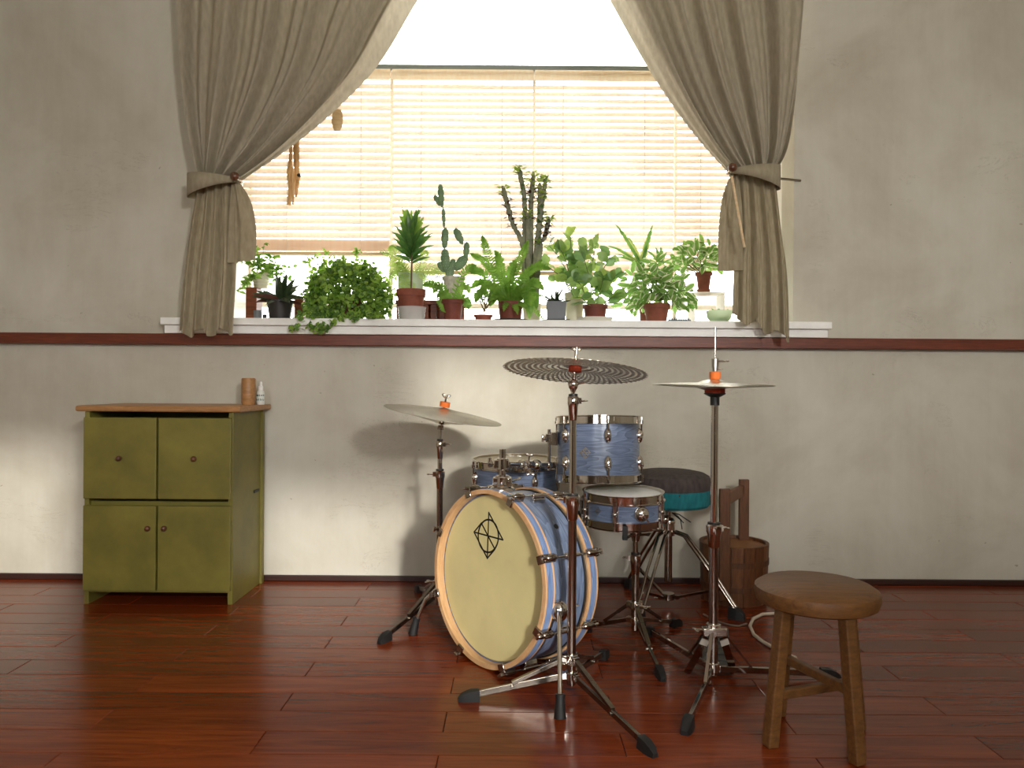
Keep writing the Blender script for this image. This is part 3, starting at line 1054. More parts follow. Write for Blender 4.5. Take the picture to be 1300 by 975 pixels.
part(wing(MB(), (bt.x + 0.030, bt.y - 0.005, zsh + 0.036), (1, -0.1, 0.35), 0.026), 'wing_screw', chrome, bd)
part(MB().cyl((bt.x, bt.y, zsh + 0.02), (bt.x, bt.y, top), 0.0112, n=18), 'mount_post', chrome, bd)
ya = bt.y
za = P(653, 589, ya).z
m = MB()
m.cyl((bt.x, ya, za - 0.020), (bt.x, ya, za + 0.020), 0.0205, n=18)
m.box((bt.x - 0.003, ya, za), (0.052, 0.030, 0.030))
for q in (-0.022, 0.026):
    m.cyl((bt.x - 0.033, ya - 0.005, za), (bt.x - 0.050, ya - 0.005, za), 0.010, n=12)
m.cyl((bt.x - 0.044, ya - 0.005, za - 0.012), (bt.x - 0.044, ya - 0.005, za + 0.024), 0.006, n=10)
part(m, 'arm_clamp', chrome, bd, bevel=0.003)
pe = P(697, 590, 2.83)
pa = Vector((bt.x + 0.02, ya, za))
dv = pe - pa
part(MB().cyl(pa, pe, 0.0085, n=14), 'tom_arm', chrome, bd)
m = MB()
for q, rr in ((0.30, 0.017), (0.66, 0.021), (0.98, 0.0165)):
    x_, y_, z_ = basis(dv)
    m.ell(pa + dv * q, (rr, rr, rr * 0.95), None, 16, 10)
m.cyl(pa + dv * 0.42, pa + dv * 0.55, 0.0155, n=16)
part(m, 'arm_joint', chrome, bd)
part(wing(wing(MB(), pa + dv * 0.48 + Vector((0, 0, 0.014)), (0.1, 0, 1), 0.018), pa + dv * 0.52 + Vector((0, -0.01, -0.012)), (0, -0.3, -1), 0.02), 'wing_screw', chrome, bd)
pt_ = P(697, 545, 2.83)
part(MB().cyl(pe - Vector((0, 0, 0.02)), pt_, 0.0063, n=12), 'tom_rod', chrome, bd)
# bracket on the tom that grips the rod
m = MB()
cb = P(697.5, 556, 2.83)
m.box(cb, (0.030, 0.030, 0.032))
m.cyl(cb, cb + Vector((-0.026, -0.012, 0)), 0.010, n=14)
m.cyl(cb + Vector((-0.026, -0.012, -0.014)), cb + Vector((-0.026, -0.012, 0.014)), 0.005, n=8)
m.box(cb + Vector((0.018, 0.004, -0.002)), (0.026, 0.05, 0.05))
part(m, 'tom_bracket', chrome, tom, bevel=0.003)

# spurs
for pts, nm in (([(712, 784), (708, 792), (716, 842), (712, 893)], 'r'), ([(551, 748), (546, 752), (535, 772), (525, 787)], 'l')):
    if nm == 'r':
        foot = F(711, 912); side = M_b @ Vector((0.285, -0.05, -0.062))
    else:
        foot = F(524, 805); side = M_b @ Vector((-0.285, -0.05, -Lb / 2))
    dirv = (foot - side); dirv.z = 0; dirv.normalize()
    k0 = side + dirv * 0.018
    k1 = side + dirv * 0.045 + Vector((0, 0, -0.01))
    up = Vector((0, 0, 1))
    f1 = foot + Vector((0, 0, 0.045)) - dirv * 0.012
    mid = k1 + (f1 - k1) * 0.52 + dirv * 0.022
    sp_ = part(MB().tube([k0 + up * 0.005, k1, k1 + (mid - k1) * 0.1 + Vector((0, 0, -0.012)), mid, f1], 0.0068, 12), 'spur', chrome, bd)
    part(MB().cyl(foot + Vector((0, 0, 0)), foot + Vector((0, 0, 0.052)) - dirv * 0.012, 0.0175, 0.0125, 16).cyl(foot + Vector((0, 0, 0.052)) - dirv * 0.012, foot + Vector((0, 0, 0.062)) - dirv * 0.014, 0.0138, n=14), 'rubber_foot', rubber, sp_)
    m = MB()
    m.ell(side, (0.030, 0.030, 0.034), None, 18, 10)
    m.cyl(side - Vector((0, 0, 0.014)), side + dirv * 0.03, 0.012, n=14)
    bk = part(m, 'spur_bracket', chrome, bd)
    part(wing(MB(), side + Vector((0.02, 0.02, 0.01)), (0.9, 0.5, 0.1), 0.028), 'wing_screw', chrome, bk)


# ------------------------------------------------------------------ cymbals
def cymbal(name, label, c, nrm, R, bell, bow, mat, inverted=False, group=None, hole=0.006):
    x, y, z = basis(nrm, (1, 0, 0))
    M = mat4(c, x, y, z)
    r = thing(name, label, 'cymbal', M=M, group=group)
    pr = []
    rb = R * 0.24
    zt_ = bell + bow
    pr_t = [(hole, zt_), (rb * 0.35, zt_ - bell * 0.10), (rb * 0.7, zt_ - bell * 0.45), (rb, zt_ - bell * 0.95), (rb * 1.12, zt_ - bell - bow * 0.04)]
    for i in range(1, 11):
        t = i / 10
        rr = rb * 1.12 + (R - rb * 1.12) * t
        pr_t.append((rr, bow * (1 - t ** 1.5) - bow * 0.02 * (1 - t)))
    th = 0.0013
    prof = pr_t + [(a, q - th) for a, q in reversed(pr_t)]
    if inverted: prof = [(a, -q) for a, q in prof]
    part(MB().lathe(prof, 96, closed=True), 'disc', mat, r, world=False)
    return r


rc = P(730, 472, 2.24)
nr = Vector((math.sin(D(4.3)), math.sin(D(8.6)), 1)).normalized()
cymbal('ride_cymbal', 'large dark perforated cymbal seen from below on the front stand', rc, nr, 0.217, 0.010, 0.012, M_cym)
lc = P(562.5, 526.5, 3.0)
nl = Vector((math.sin(D(9.6)), -math.sin(D(2.2)), 1)).normalized()
cymbal('crash_cymbal', 'perforated cymbal tilted to the right on the stand left of the bass drum', lc, nl, 0.238, 0.010, 0.018, M_cymu)
cymbal('effect_cymbal', 'smaller bright upturned cymbal stacked under the tilted left cymbal', lc - nl * 0.004, nl, 0.172, 0.012, 0.024, M_polish, inverted=True)
hcx = P(904.6, 488, 2.36)
zu = Vector((0, 0, 1))
cymbal('hi_hat_cymbal', 'upper hi-hat cymbal with raised bell under the orange felt', hcx + Vector((0, 0, 0.000)), Vector((0.004, -0.012, 1)), 0.188, 0.010, 0.006, M_cymu)
cymbal('hi_hat_cymbal', 'lower upturned hi-hat cymbal resting on the black cup', hcx + Vector((0, 0, -0.004)), Vector((0.004, -0.012, 1)), 0.188, 0.010, 0.007, M_cymu, inverted=True)


# ------------------------------------------------------------------ stands
def foot_block(m, tip, back, w0=0.030, h=0.030):
    """rubber shoe: blunt toe at tip on the floor, heel towards back"""
    t = Vector(back) - Vector(tip); t.z = 0; t.normalize()
    s = Vector((-t.y, t.x, 0)); up = Vector((0, 0, 1))
    tip = Vector((tip[0], tip[1], 0))
    vs = []
    for q, ww, hh in ((0.0, 0.55, 0.35), (0.012, 0.85, 0.72), (0.035, 1.0, 1.0), (0.062, 0.9, 1.06)):
        for i, j in ((-1, 0), (1, 0), (0.8, 1), (-0.8, 1)):
            vs.append(tip + t * q + s * (w0 / 2 * ww * i) + up * (h * hh * j))
    fs = [(3, 2, 1, 0), (12, 13, 14, 15)]
    for k in range(3):
        for e in range(4):
            fs.append((k * 4 + e, k * 4 + (e + 1) % 4, k * 4 + 4 + (e + 1) % 4, k * 4 + 4 + e))
    return m.add(vs, fs)


def flat_stand(r, c, zlow, zup, feet, wbar=0.018, k=0.58, metal=None):
    """three flat legs from a low hub to rubber feet, each with a brace from the upper collar"""
    metal = metal or leg_steel
    for ft_ in feet:
        ft_ = Vector((ft_[0], ft_[1], 0.0))
        d = Vector((ft_.x - c.x, ft_.y - c.y, 0)); L = d.length; d.normalize()
        h0 = c + Vector((0, 0, zlow)) + d * 0.022
        end = ft_ - d * 0.035 + Vector((0, 0, 0.018))
        m = MB()
        m.bar(h0, end, 0.010, wbar)
        lg = part(m, 'leg', metal, r, smooth=False, bevel=0.0015)
        q = h0 + (end - h0) * k
        u0 = c + Vector((0, 0, zup)) + d * 0.024
        md = u0 + (q - u0) * 0.45 + Vector((0, 0, 0.004))
        m = MB().bar(u0, md, 0.014, 0.013).bar(md, q + Vector((0, 0, 0.010)), 0.014, 0.011)
        m.cyl(q - d.cross(Vector((0, 0, 1))) * 0.011, q + d.cross(Vector((0, 0, 1))) * 0.011, 0.0055, n=10)
        part(m, 'brace', metal, lg, smooth=False, bevel=0.001)
        part(foot_block(MB(), ft_ + d * 0.01, c), 'rubber_foot', rubber, lg)
    for z, hh in ((zlow, 0.022), (zup, 0.026)):
        m = MB()
        m.cyl(c + Vector((0, 0, z - hh / 2)), c + Vector((0, 0, z + hh / 2)), 0.0195, n=18)
        for ft_ in feet:
            d = Vector((ft_[0] - c.x, ft_[1] - c.y, 0)).normalized()
            x_ = Vector((-d.y, d.x, 0))
            mm = mat4(c + Vector((0, 0, z)) + d * 0.021, d, x_, Vector((0, 0, 1)))
            m.box((0, 0, 0), (0.022, 0.020, hh * 0.9), mm)
        part(m, 'collar', chrome, r, smooth=True, bevel=0.002)
    a = (Vector((feet[0][0] + feet[1][0] - 2 * c.x, feet[0][1] + feet[1][1] - 2 * c.y, 0))).normalized()
    part(wing(MB(), c + Vector((0, 0, zup)) + a * 0.018, a, 0.026), 'wing_screw', chrome, r)


def tube_clamp(r, c, z, rr, ang, sz=0.022):
    """height clamp: sleeve with a tapered skirt and a wing screw"""
    m = MB().lathe([(rr, -0.050), (rr * 1.25, -0.046), (rr * 1.55, -0.006), (rr * 1.75, 0.0), (rr * 1.75, 0.020), (rr * 1.45, 0.024), (rr * 0.9, 0.024)], 20, Matrix.Translation((c.x, c.y, z)))
    d = Vector((math.cos(ang), math.sin(ang), 0))
    m.box(Vector((c.x, c.y, z + 0.010)) + d * rr * 1.7, (0.016, 0.016, 0.018))
    o = part(m, 'height_clamp', chrome, r)
    part(wing(MB(), Vector((c.x, c.y, z + 0.010)) + d * rr * 1.8, d, sz), 'wing_screw', chrome, o)
    part(MB().lathe([(rr * 0.88, 0.024), (rr * 1.4, 0.0242), (rr * 1.4, 0.030), (rr * 0.88, 0.031)], 20, Matrix.Translation((c.x, c.y, z))), 'bushing', blackplastic, o)


# front (ride) stand
f1, f2, f3 = F(586, 890), F(829, 960), F(770, 832)
base = P(725, 880, 2.235); base.z = 0
r = thing('cymbal_stand', 'tall chrome cymbal stand in front of the blue drums, right of the bass drum', 'stand', base)
flat_stand(r, base, 0.062, 0.112, (f1, f2, f3))
pzt = P(727, 533, 2.235).z
zc = P(726, 630, 2.235).z
part(MB().cyl(base + Vector((0, 0, 0.035)), (base.x, base.y, zc), 0.0135, n=20), 'lower_tube', chrome_dark, r)
part(MB().cyl((base.x, base.y, zc - 0.01), (base.x, base.y, P(728, 510, 2.235).z), 0.0105, n=20), 'middle_tube', chrome, r)
tube_clamp(r, base, zc - 0.022, 0.0125, D(150))
tube_clamp(r, base, P(728, 513, 2.235).z, 0.0098, D(-20), 0.018)
zt1 = P(728, 494, 2.235)
zt1.x = base.x
part(MB().cyl((base.x, base.y, P(728, 512, 2.235).z), zt1, 0.0062, n=14), 'upper_tube', chrome, r)
m = MB()
x_, y_, z_ = basis(nr, (1, 0, 0))
m.cyl(zt1 + Vector((0, 0, -0.008)), zt1 + Vector((0, 0, 0.006)), 0.0085, 0.010, n=14)
m.cyl(zt1 + Vector((0, 0, 0.012)), zt1 + Vector((0, 0, 0.016)), 0.0168, n=20)
m.ell(zt1 + Vector((0, 0, 0.013)), (0.0155, 0.013, 0.019), None, 16, 10)
part(m, 'tilter', chrome, r)
part(MB().cyl(zt1 + Vector((0.010, -0.008, 0.016)), zt1 + Vector((0.034, -0.012, 0.020)), 0.0032, n=8), 'tilter_screw', chrome, r)
ctr = rc + nr * 0.020
st0 = zt1 + Vector((0, 0, 0.016))
ndir = (ctr - st0).normalized()
part(MB().cyl(st0, ctr + nr * 0.055, 0.0048, n=12).cyl(st0, st0 + (ctr - st0) * 0.55, 0.0075, 0.0062, 14), 'cymbal_rod', chrome, r)
part(MB().cyl(ctr - nr * 0.020, ctr - nr * 0.003, 0.0200, 0.0190, 24), 'felt', rust_felt, r, label='rust red felt under the cymbal')
part(MB().cyl(ctr + nr * 0.004, ctr + nr * 0.014, 0.015, 0.015, 24), 'felt', rust_felt, r)
part(wing(MB(), ctr + nr * 0.030, nr, 0.017), 'wing_nut', chrome, r)

# left stand
c0 = P(557, 800, 3.0); c0.z = 0
r = thing('cymbal_stand', 'chrome cymbal stand left of the bass drum, close to the wall', 'stand', c0)
flat_stand(r, c0, 0.085, 0.135, (F(483, 817), F(529, 749), c0 + Vector((0.36, 0.06, 0))))
zA, zB = P(559, 605, 3.0).z, P(559, 567, 3.0).z
part(MB().cyl(c0 + Vector((0, 0, 0.045)), (c0.x, c0.y, zA), 0.0125, n=18), 'lower_tube', chrome_dark, r)
part(MB().cyl((c0.x, c0.y, zA - 0.01), (c0.x, c0.y, zB), 0.0098, n=18), 'middle_tube', chrome, r)
tube_clamp(r, c0, zA, 0.0115, D(185))
tube_clamp(r, c0, zB, 0.0092, D(-5), 0.02)
ctr = lc + nl * 0.026
und = lc - nl * 0.042
part(MB().tube([(c0.x, c0.y, zB - 0.02), (c0.x, c0.y, und.z - 0.05), und, ctr + nl * 0.045], [0.007, 0.007, 0.006, 0.004], 12), 'upper_tube', chrome, r)
m = MB().cyl(und - nl * 0.018, und - nl * 0.010, 0.013, n=16).cyl(und - nl * 0.012, und, 0.014, 0.011, n=18)
part(m, 'tilter', chrome_dark, r)
part(MB().cyl(ctr + nl * 0.006, ctr + nl * 0.026, 0.0205, 0.0205, 24), 'felt', orange_felt, r, label='orange felt on top of the cymbal')
part(wing(wing(MB(), ctr + nl * 0.027, nl, 0.022), ctr + nl * 0.027, nl, 0.019), 'wing_nut', chrome, r)

# snare stand
c1 = P(806, 800, 2.72); c1.z = 0
r = thing('snare_stand', 'short chrome snare stand under the snare drum', 'stand', c1)
flat_stand(r, c1, 0.075, 0.130, (F(863, 793), F(841, 864), F(734, 799)), 0.015)
zs = P(806, 712, 2.72).z; zu_ = P(806, 678, 2.72).z
part(MB().cyl(c1 + Vector((0, 0, 0.04)), (c1.x, c1.y, zs), 0.0135, n=18), 'lower_tube', chrome_dark, r)
part(MB().cyl((c1.x, c1.y, zs - 0.01), (c1.x, c1.y, zu_), 0.0092, n=16), 'upper_tube', chrome_dark, r)
tube_clamp(r, c1, zs + 0.0, 0.0115, D(160), 0.018)
snc = M_sn.translation
zb_ = snc.z - 0.061
m = MB().ell((c1.x, c1.y, zu_ + 0.008), (0.022, 0.020, 0.024), None, 16, 10)
m.cyl((c1.x, c1.y, zu_ - 0.025), (c1.x, c1.y, zu_), 0.013, 0.018, n=16)
part(m, 'basket_hub', chrome_dark, r)
part(wing(MB(), (c1.x + 0.015, c1.y - 0.012, zu_), (0.9, -0.3, 0.1), 0.026), 'wing_screw', chrome_dark, r)
for a in (D(6 - 12), D(118), D(238)):
    d = Vector((math.sin(a), -math.cos(a), 0))
    e = Vector((snc.x, snc.y, 0)) + d * 0.163
    # find the hoop edge height under the slight tilt of the drum
    lo = M_sn @ Vector((d.x * 0.163, d.y * 0.163, -0.061))
    arm = part(MB().tube([(c1.x, c1.y, zu_ + 0.004), Vector((e.x, e.y, lo.z - 0.024)) - d * 0.03, Vector((e.x, e.y, lo.z - 0.016))], 0.005, 10), 'basket_arm', chrome, r)
    m = MB().box((0, 0, -0.012), (0.018, 0.030, 0.012), mat4(lo - Vector((0, 0, 0.002)), Vector((-d.y, d.x, 0)), d, Vector((0, 0, 1))))
    m.box((0, 0.013, 0.008), (0.018, 0.007, 0.040), mat4(lo, Vector((-d.y, d.x, 0)), d, Vector((0, 0, 1))))
    part(m, 'rubber_grip', rubber, arm, smooth=False, bevel=0.002)

# hi-hat stand
c2 = P(905, 866, 2.36); c2.z = 0
r = thing('hi_hat_stand', 'chrome hi-hat stand at the right with black cup and orange felts', 'stand', c2)
zl = P(905, 667, 2.36).z
zct = P(904, 505, 2.36).z
part(MB().cyl(c2 + Vector((0, 0, 0.02)), (c2.x, c2.y, zl), 0.0150, n=20), 'lower_tube', chrome_dark, r)
part(MB().cyl((c2.x, c2.y, zl - 0.02), (c2.x, c2.y, zct), 0.0115, n=20), 'upper_tube', chrome, r)
tube_clamp(r, c2, zl - 0.02, 0.0140, D(20), 0.02)
zh = hcx.z
m = MB().lathe([(0, -0.062), (0.0145, -0.062), (0.0145, -0.036), (0.020, -0.034), (0.034, -0.026), (0.034, -0.024), (0.030, -0.022), (0, -0.022)], 28, Matrix.Translation((c2.x, c2.y, zh - 0.004)))
part(m, 'cymbal_cup', blackplastic, r, label='black plastic cymbal cup')
part(MB().cyl((c2.x, c2.y, zh - 0.026), (c2.x, c2.y, zh - 0.014), 0.0315, n=28), 'felt', rust_felt, r)
part(MB().cyl((c2.x, c2.y, zl), (c2.x, c2.y, P(904, 415, 2.36).z), 0.0031, n=10), 'pull_rod', chrome, r)
zf = hcx.z + 0.017
part(MB().lathe([(0.003, 0.0), (0.0150, 0.001), (0.0172, 0.008), (0.0172, 0.024), (0.003, 0.025)], 24, Matrix.Translation((c2.x, c2.y, zf - 0.002))), 'felt', orange_felt, r, label='orange felt above the hi-hat bell')
m = MB().cyl((c2.x, c2.y, zf + 0.024), (c2.x, c2.y, zf + 0.036), 0.0085, n=14).cyl((c2.x, c2.y, zf + 0.036), (c2.x, c2.y, zf + 0.064), 0.0112, n=16)
o = part(m, 'clutch', steel, r)
part(wing(wing(MB(), (c2.x + 0.010, c2.y - 0.004, zf + 0.056), (1, -0.4, 0), 0.022), (c2.x + 0.004, c2.y - 0.008, zf + 0.030), (0.8, -0.6, 0), 0.012), 'wing_screw', chrome_dark, o)
# tripod: legs from a low hub, flat struts from the upper collar
zcol = 0.158
m = MB()
m.cyl((c2.x, c2.y, zcol - 0.018), (c2.x, c2.y, zcol + 0.022), 0.0225, n=18)
m.box((c2.x, c2.y - 0.012, zcol), (0.075, 0.030, 0.026))
part(m, 'collar', chrome, r, bevel=0.003)
m = MB()
m.cyl((c2.x, c2.y, 0.028), (c2.x, c2.y, 0.058), 0.0205, n=18)
part(m, 'collar', chrome, r, bevel=0.003)
part(wing(MB(), (c2.x - 0.034, c2.y - 0.01, zcol + 0.004), (-1, -0.2, 0.1), 0.022), 'wing_screw', chrome, r)
for ft_ in (F(819, 803), F(870, 932), c2 + Vector((0.40, 0.02, 0))):
    d = Vector((ft_.x - c2.x, ft_.y - c2.y, 0)); d.normalize()
    h0 = c2 + Vector((0, 0, 0.036)) + d * 0.02; end = ft_ - d * 0.035 + Vector((0, 0, 0.018))
    lg = part(MB().bar(h0, end, 0.011, 0.020), 'leg', chrome_dark, r, smooth=False, bevel=0.0015)
    q = h0 + (end - h0) * 0.30
    u0 = c2 + Vector((0, 0, zcol)) + d * 0.026
    part(MB().bar(u0, q + Vector((0, 0, 0.008)), 0.010, 0.006, up=d), 'strut', chrome_dark, lg, smooth=False)
    part(foot_block(MB(), ft_ + d * 0.01, c2, 0.034, 0.032), 'rubber_foot', rubber, lg)
for sx in (-1, 1):
    a = c2 + Vector((sx * 0.026, -0.018, zcol - 0.018)); e = c2 + Vector((sx * 0.075, 0.03, 0.012))
    st = part(MB().bar(a, e, 0.022, 0.005, up=(0, -1, -0.12)), 'frame_bar', chrome_dark, r, smooth=False)
    part(MB().bar(a + (e - a) * 0.05 + Vector((0, -0.004, 0)), a + (e - a) * 0.19 + Vector((0, -0.004, 0)), 0.026, 0.003, up=(0, -1, -0.12)), 'label_sticker', M_white, st, smooth=False, label='white sticker on the frame bar')
part(MB().tube([c2 + Vector((-0.012, -0.03, zcol - 0.02)), c2 + Vector((-0.014, -0.034, zcol - 0.045)), c2 + Vector((-0.026, -0.036, zcol - 0.06)), c2 + Vector((-0.028, -0.036, 0.05)), c2 + Vector((-0.020, -0.034, 0.02)), c2 + Vector((-0.022, -0.05, 0.012))], 0.0035, 8), 'linkage_wire', steel, r)
# pedal plate
pc = c2 + Vector((0.055, 0.17, 0))
m = MB()
T = Matrix.Translation(pc) @ Matrix.Rotation(D(-14), 4, 'Z') @ Matrix.Rotation(D(14), 4, 'X')
m.box((0, 0, 0.052), (0.088, 0.23, 0.010), T)
for q in range(5):
    m.box((0, -0.08 + q * 0.035, 0.059), (0.070, 0.012, 0.004), T)
o = part(m, 'pedal_plate', pbr('pedal_grey', (92, 92, 90), 0.4, 0.6), r, smooth=False, bevel=0.002)
part(MB().box((0, 0.10, 0.012), (0.10, 0.05, 0.024), Matrix.Translation(pc) @ Matrix.Rotation(D(-14), 4, 'Z')), 'pedal_heel', blackplastic, r, smooth=False, bevel=0.003)
part(MB().tube([pc + Vector((-0.03, -0.10, 0.03)), pc + Vector((-0.045, -0.16, 0.012)), c2 + Vector((0, -0.0, 0.022))], 0.004, 8).tube([pc + Vector((0.035, 0.08, 0.012)), pc + Vector((0.02, -0.12, 0.012)), c2 + Vector((0.012, 0.02, 0.022))], 0.004, 8), 'pedal_wire', steel, r)

# ------------------------------------------------------------------ throne
tc_ = P(848, 760, 3.15); tc_.z = 0
r = thing('drum_throne', 'round drum throne with grey top and teal sides behind the snare', 'stool', tc_)
zT = P(848, 596.5, 3.15).z
M_seat = clothmat('throne_grey_vinyl', (58, 50, 48), (78, 68, 65), 0.0, 200)
M_teal = clothmat('throne_teal_cloth', (14, 92, 100), (24, 116, 122), 0.0, 200)
RT = 0.173
tm = Matrix.Translation((tc_.x, tc_.y, zT))
part(MB().lathe([(0, 0.0), (RT * 0.6, -0.002), (RT * 0.84, -0.010), (RT * 0.96, -0.022), (RT, -0.040), (RT, -0.070), (RT * 0.99, -0.075), (0, -0.075)], 56, tm), 'seat_top', M_seat, r)
part(MB().lathe([(0, -0.0751), (RT * 0.985, -0.0751), (RT * 0.995, -0.085), (RT * 0.985, -0.135), (RT * 0.93, -0.146), (0, -0.147)], 56, tm), 'seat_side', M_teal, r)
zbs = zT - 0.147
zcl = P(848, 672, 3.15).z
part(MB().cyl((tc_.x, tc_.y, 0.105), (tc_.x, tc_.y, zcl + 0.02), 0.0165, n=20), 'lower_tube', chrome_dark, r)
part(MB().cyl((tc_.x, tc_.y, zcl), (tc_.x, tc_.y, zbs), 0.0115, n=18).box((tc_.x, tc_.y, zbs - 0.006), (0.12, 0.12, 0.012)), 'seat_post', chrome_dark, r)
m = MB().cyl((tc_.x, tc_.y, zcl - 0.024), (tc_.x, tc_.y, zcl + 0.03), 0.027, n=20)
m.ell((tc_.x, tc_.y, zcl + 0.032), (0.030, 0.026, 0.022))
m.ell((tc_.x - 0.02, tc_.y - 0.02, zcl + 0.045), (0.018, 0.016, 0.018))
part(m, 'collar', chrome, r)
kp = P(853, 634, 3.0)
m = MB().bar(P(849, 648, 3.03), P(858, 628, 3.0), 0.026, 0.012, up=(0, -1, 0))
m.cyl(P(851, 630, 2.995), P(853, 621, 2.995), 0.010, n=12)
part(m, 'height_bracket', steel, r, bevel=0.003)
part(MB().cyl(P(856, 638, 2.99), P(863, 629, 2.98), 0.0038, n=8), 'drum_key', chrome, r)
part(MB().tube([P(853, 651, 3.02), P(861, 656, 2.98), P(868, 664, 2.97)], 0.0022, 6).tube([P(853, 651, 3.02), P(862, 653, 2.98), P(877, 663, 2.97)], 0.0022, 6).tube([P(853, 651, 3.02), P(864, 660, 2.98), P(866, 672, 2.97)], 0.0022, 6), 'cable_tie', rubber, r, label='thin black cable ties hanging loose')
zlow = P(848, 757, 3.15).z
m = MB().cyl((tc_.x, tc_.y, zlow - 0.012), (tc_.x, tc_.y, zlow + 0.014), 0.026, n=18)
m.ell((tc_.x + 0.035, tc_.y - 0.012, zlow), (0.014, 0.012, 0.010)).ell((tc_.x - 0.035, tc_.y - 0.012, zlow), (0.014, 0.012, 0.010))
part(m, 'hub', chrome_dark, r)
part(wing(MB(), (tc_.x - 0.03, tc_.y - 0.02, zlow), (-1, -0.3, 0.2), 0.03), 'wing_screw', chrome, r)
for ft_ in (F(799, 746), F(936, 786), Vector((tc_.x - 0.17, tc_.y - 0.255, 0))):
    d = Vector((ft_.x - tc_.x, ft_.y - tc_.y, 0)); d.normalize()
    s = d.cross(Vector((0, 0, 1)))
    u0 = Vector((tc_.x, tc_.y, zcl - 0.006)) + d * 0.026
    end = Vector((ft_.x, ft_.y, 0.03))
    m = MB()
    for q in (-1, 1):
        m.tube([u0 + s * 0.012 * q, u0 + s * 0.014 * q + d * 0.05 + Vector((0, 0, -0.012)), u0 + (end - u0) * 0.45 + d * 0.03 + s * 0.015 * q, end + s * 0.011 * q], 0.0065, 10)
    lg = part(m, 'leg', chrome_dark, r)
    h0 = Vector((tc_.x, tc_.y, zlow)) + d * 0.03
    q_ = u0 + (end - u0) * 0.72 + d * 0.012
    part(MB().bar(h0, q_, 0.012, 0.010), 'brace', chrome_dark, lg, smooth=False)
    part(foot_block(MB(), Vector((ft_.x, ft_.y, 0)) + d * 0.03, tc_, 0.046, 0.046), 'rubber_foot', rubber, lg)

# ------------------------------------------------------------------ wooden bucket with a yoke handle
bk = P(931, 770, 3.27); bk.z = 0
Rbk = 0.147
M_stave = [wood('bucket_wood_a', (74, 42, 20), (112, 68, 34), (30, 30, 4), 0.5), wood('bucket_wood_b', (64, 36, 18), (100, 60, 30), (30, 30, 4), 0.5), wood('bucket_wood_c', (84, 48, 24), (124, 78, 42), (30, 30, 4), 0.5)]
r = thing('wooden_bucket', 'brown wooden stave bucket with tall yoke handle by the wall', 'bucket', bk)
zR = P(931, 687, 3.27).z
ns = 18
for i in range(ns):
    a0, a1 = 2 * math.pi * (i + 0.015) / ns, 2 * math.pi * (i + 0.985) / ns
    vs = []
    for z, rr in ((0.0, Rbk * 0.93), (zR, Rbk)):
        for a in (a0, (a0 + a1) / 2, a1):
            for q in (rr, rr - 0.014):
                vs.append(bk + Vector((math.sin(a) * q, -math.cos(a) * q, z)))
    # indices: level*6 + k*2 + (0 outer,1 inner)
    fs = []
    for k in range(2):
        o0, o1, i0, i1 = k * 2, k * 2 + 2, k * 2 + 1, k * 2 + 3
        fs += [(o0, o1, o1 + 6, o0 + 6), (i1, i0, i0 + 6, i1 + 6), (o0 + 6, o1 + 6, i1 + 6, i0 + 6), (o1, o0, i0, i1)]
    fs += [(1, 0, 6, 7), (4, 5, 11, 10)]
    part(MB().add(vs, fs), 'stave', M_stave[i % 3], r, smooth=False)
part(MB().lathe([(0, zR - 0.012), (Rbk - 0.0155, zR - 0.012), (Rbk - 0.0155, zR - 0.026), (0, zR - 0.026)], 40, Matrix.Translation(bk)), 'lid', wood('bucket_lid', (112, 70, 36), (150, 100, 56), (3, 30, 30), 0.5), r)
for z in (0.07, zR - 0.075):
    rr = Rbk * (0.93 + 0.07 * z / zR)
    part(MB().lathe([(rr + 0.0005, z - 0.012), (rr + 0.003, z - 0.012), (rr + 0.0034, z + 0.012), (rr + 0.0009, z + 0.012)], 48, Matrix.Translation(bk), closed=True), 'band', M_stave[1], r)
pf, pb = P(919.5, 690, 3.135), P(944, 672, 3.37)
h1, h2 = P(919.5, 620.5, 3.135).z, P(944, 608.5, 3.37).z
posts = []
for c, h, w_ in ((pf, h1, 0.044), (pb, h2, 0.044)):
    posts.append(part(MB().box((c.x, c.y, (0.03 + h) / 2), (w_, 0.020, h - 0.03)), 'handle_post', M_stave[0], r, smooth=False, bevel=0.003))
zc = (h1 + h2) / 2 - 0.045
part(MB().bar((pf.x + 0.012, pf.y, zc), (pb.x - 0.008, pb.y, zc), 0.022, 0.05), 'crossbar', M_stave[2], r, smooth=False, bevel=0.004)

# ------------------------------------------------------------------ wooden stool cut by the photograph's right side
M_stool = wood('stool_wood', (88, 55, 25), (126, 86, 44), (4, 30, 30), 0.5)
scn = P(1036, 752, 1.98); zS = P(1036, 741, 1.98).z
r = thing('wooden_stool', 'round thick-topped wooden stool at the lower right, in front of the wooden bucket', 'stool', (scn.x, scn.y, 0))
part(MB().lathe([(0, zS), (0.140, zS), (0.155, zS - 0.010), (0.158, zS - 0.026), (0.152, zS - 0.046), (0.14, zS - 0.052), (0, zS - 0.052)], 40, Matrix.Translation((scn.x, scn.y, 0))), 'seat', M_stool, r)
for a in (0, 1, 2, 3):
    an = D(200 + 90 * a)
    d = Vector((math.cos(an), math.sin(an), 0))
    part(MB().bar(Vector((scn.x, scn.y, zS - 0.05)) + d * 0.105, Vector((scn.x, scn.y, 0.0)) + d * 0.145, 0.032, 0.032, up=d), 'leg', M_stool, r, smooth=False, bevel=0.004)
for a in (0, 1):
    an = D(200 + 90 * a); d = Vector((math.cos(an), math.sin(an), 0))
    part(MB().bar(Vector((scn.x, scn.y, 0.13 + 0.04 * a)) - d * 0.128, Vector((scn.x, scn.y, 0.13 + 0.04 * a)) + d * 0.128, 0.02, 0.024), 'stretcher', M_stool, r, smooth=False, bevel=0.003)

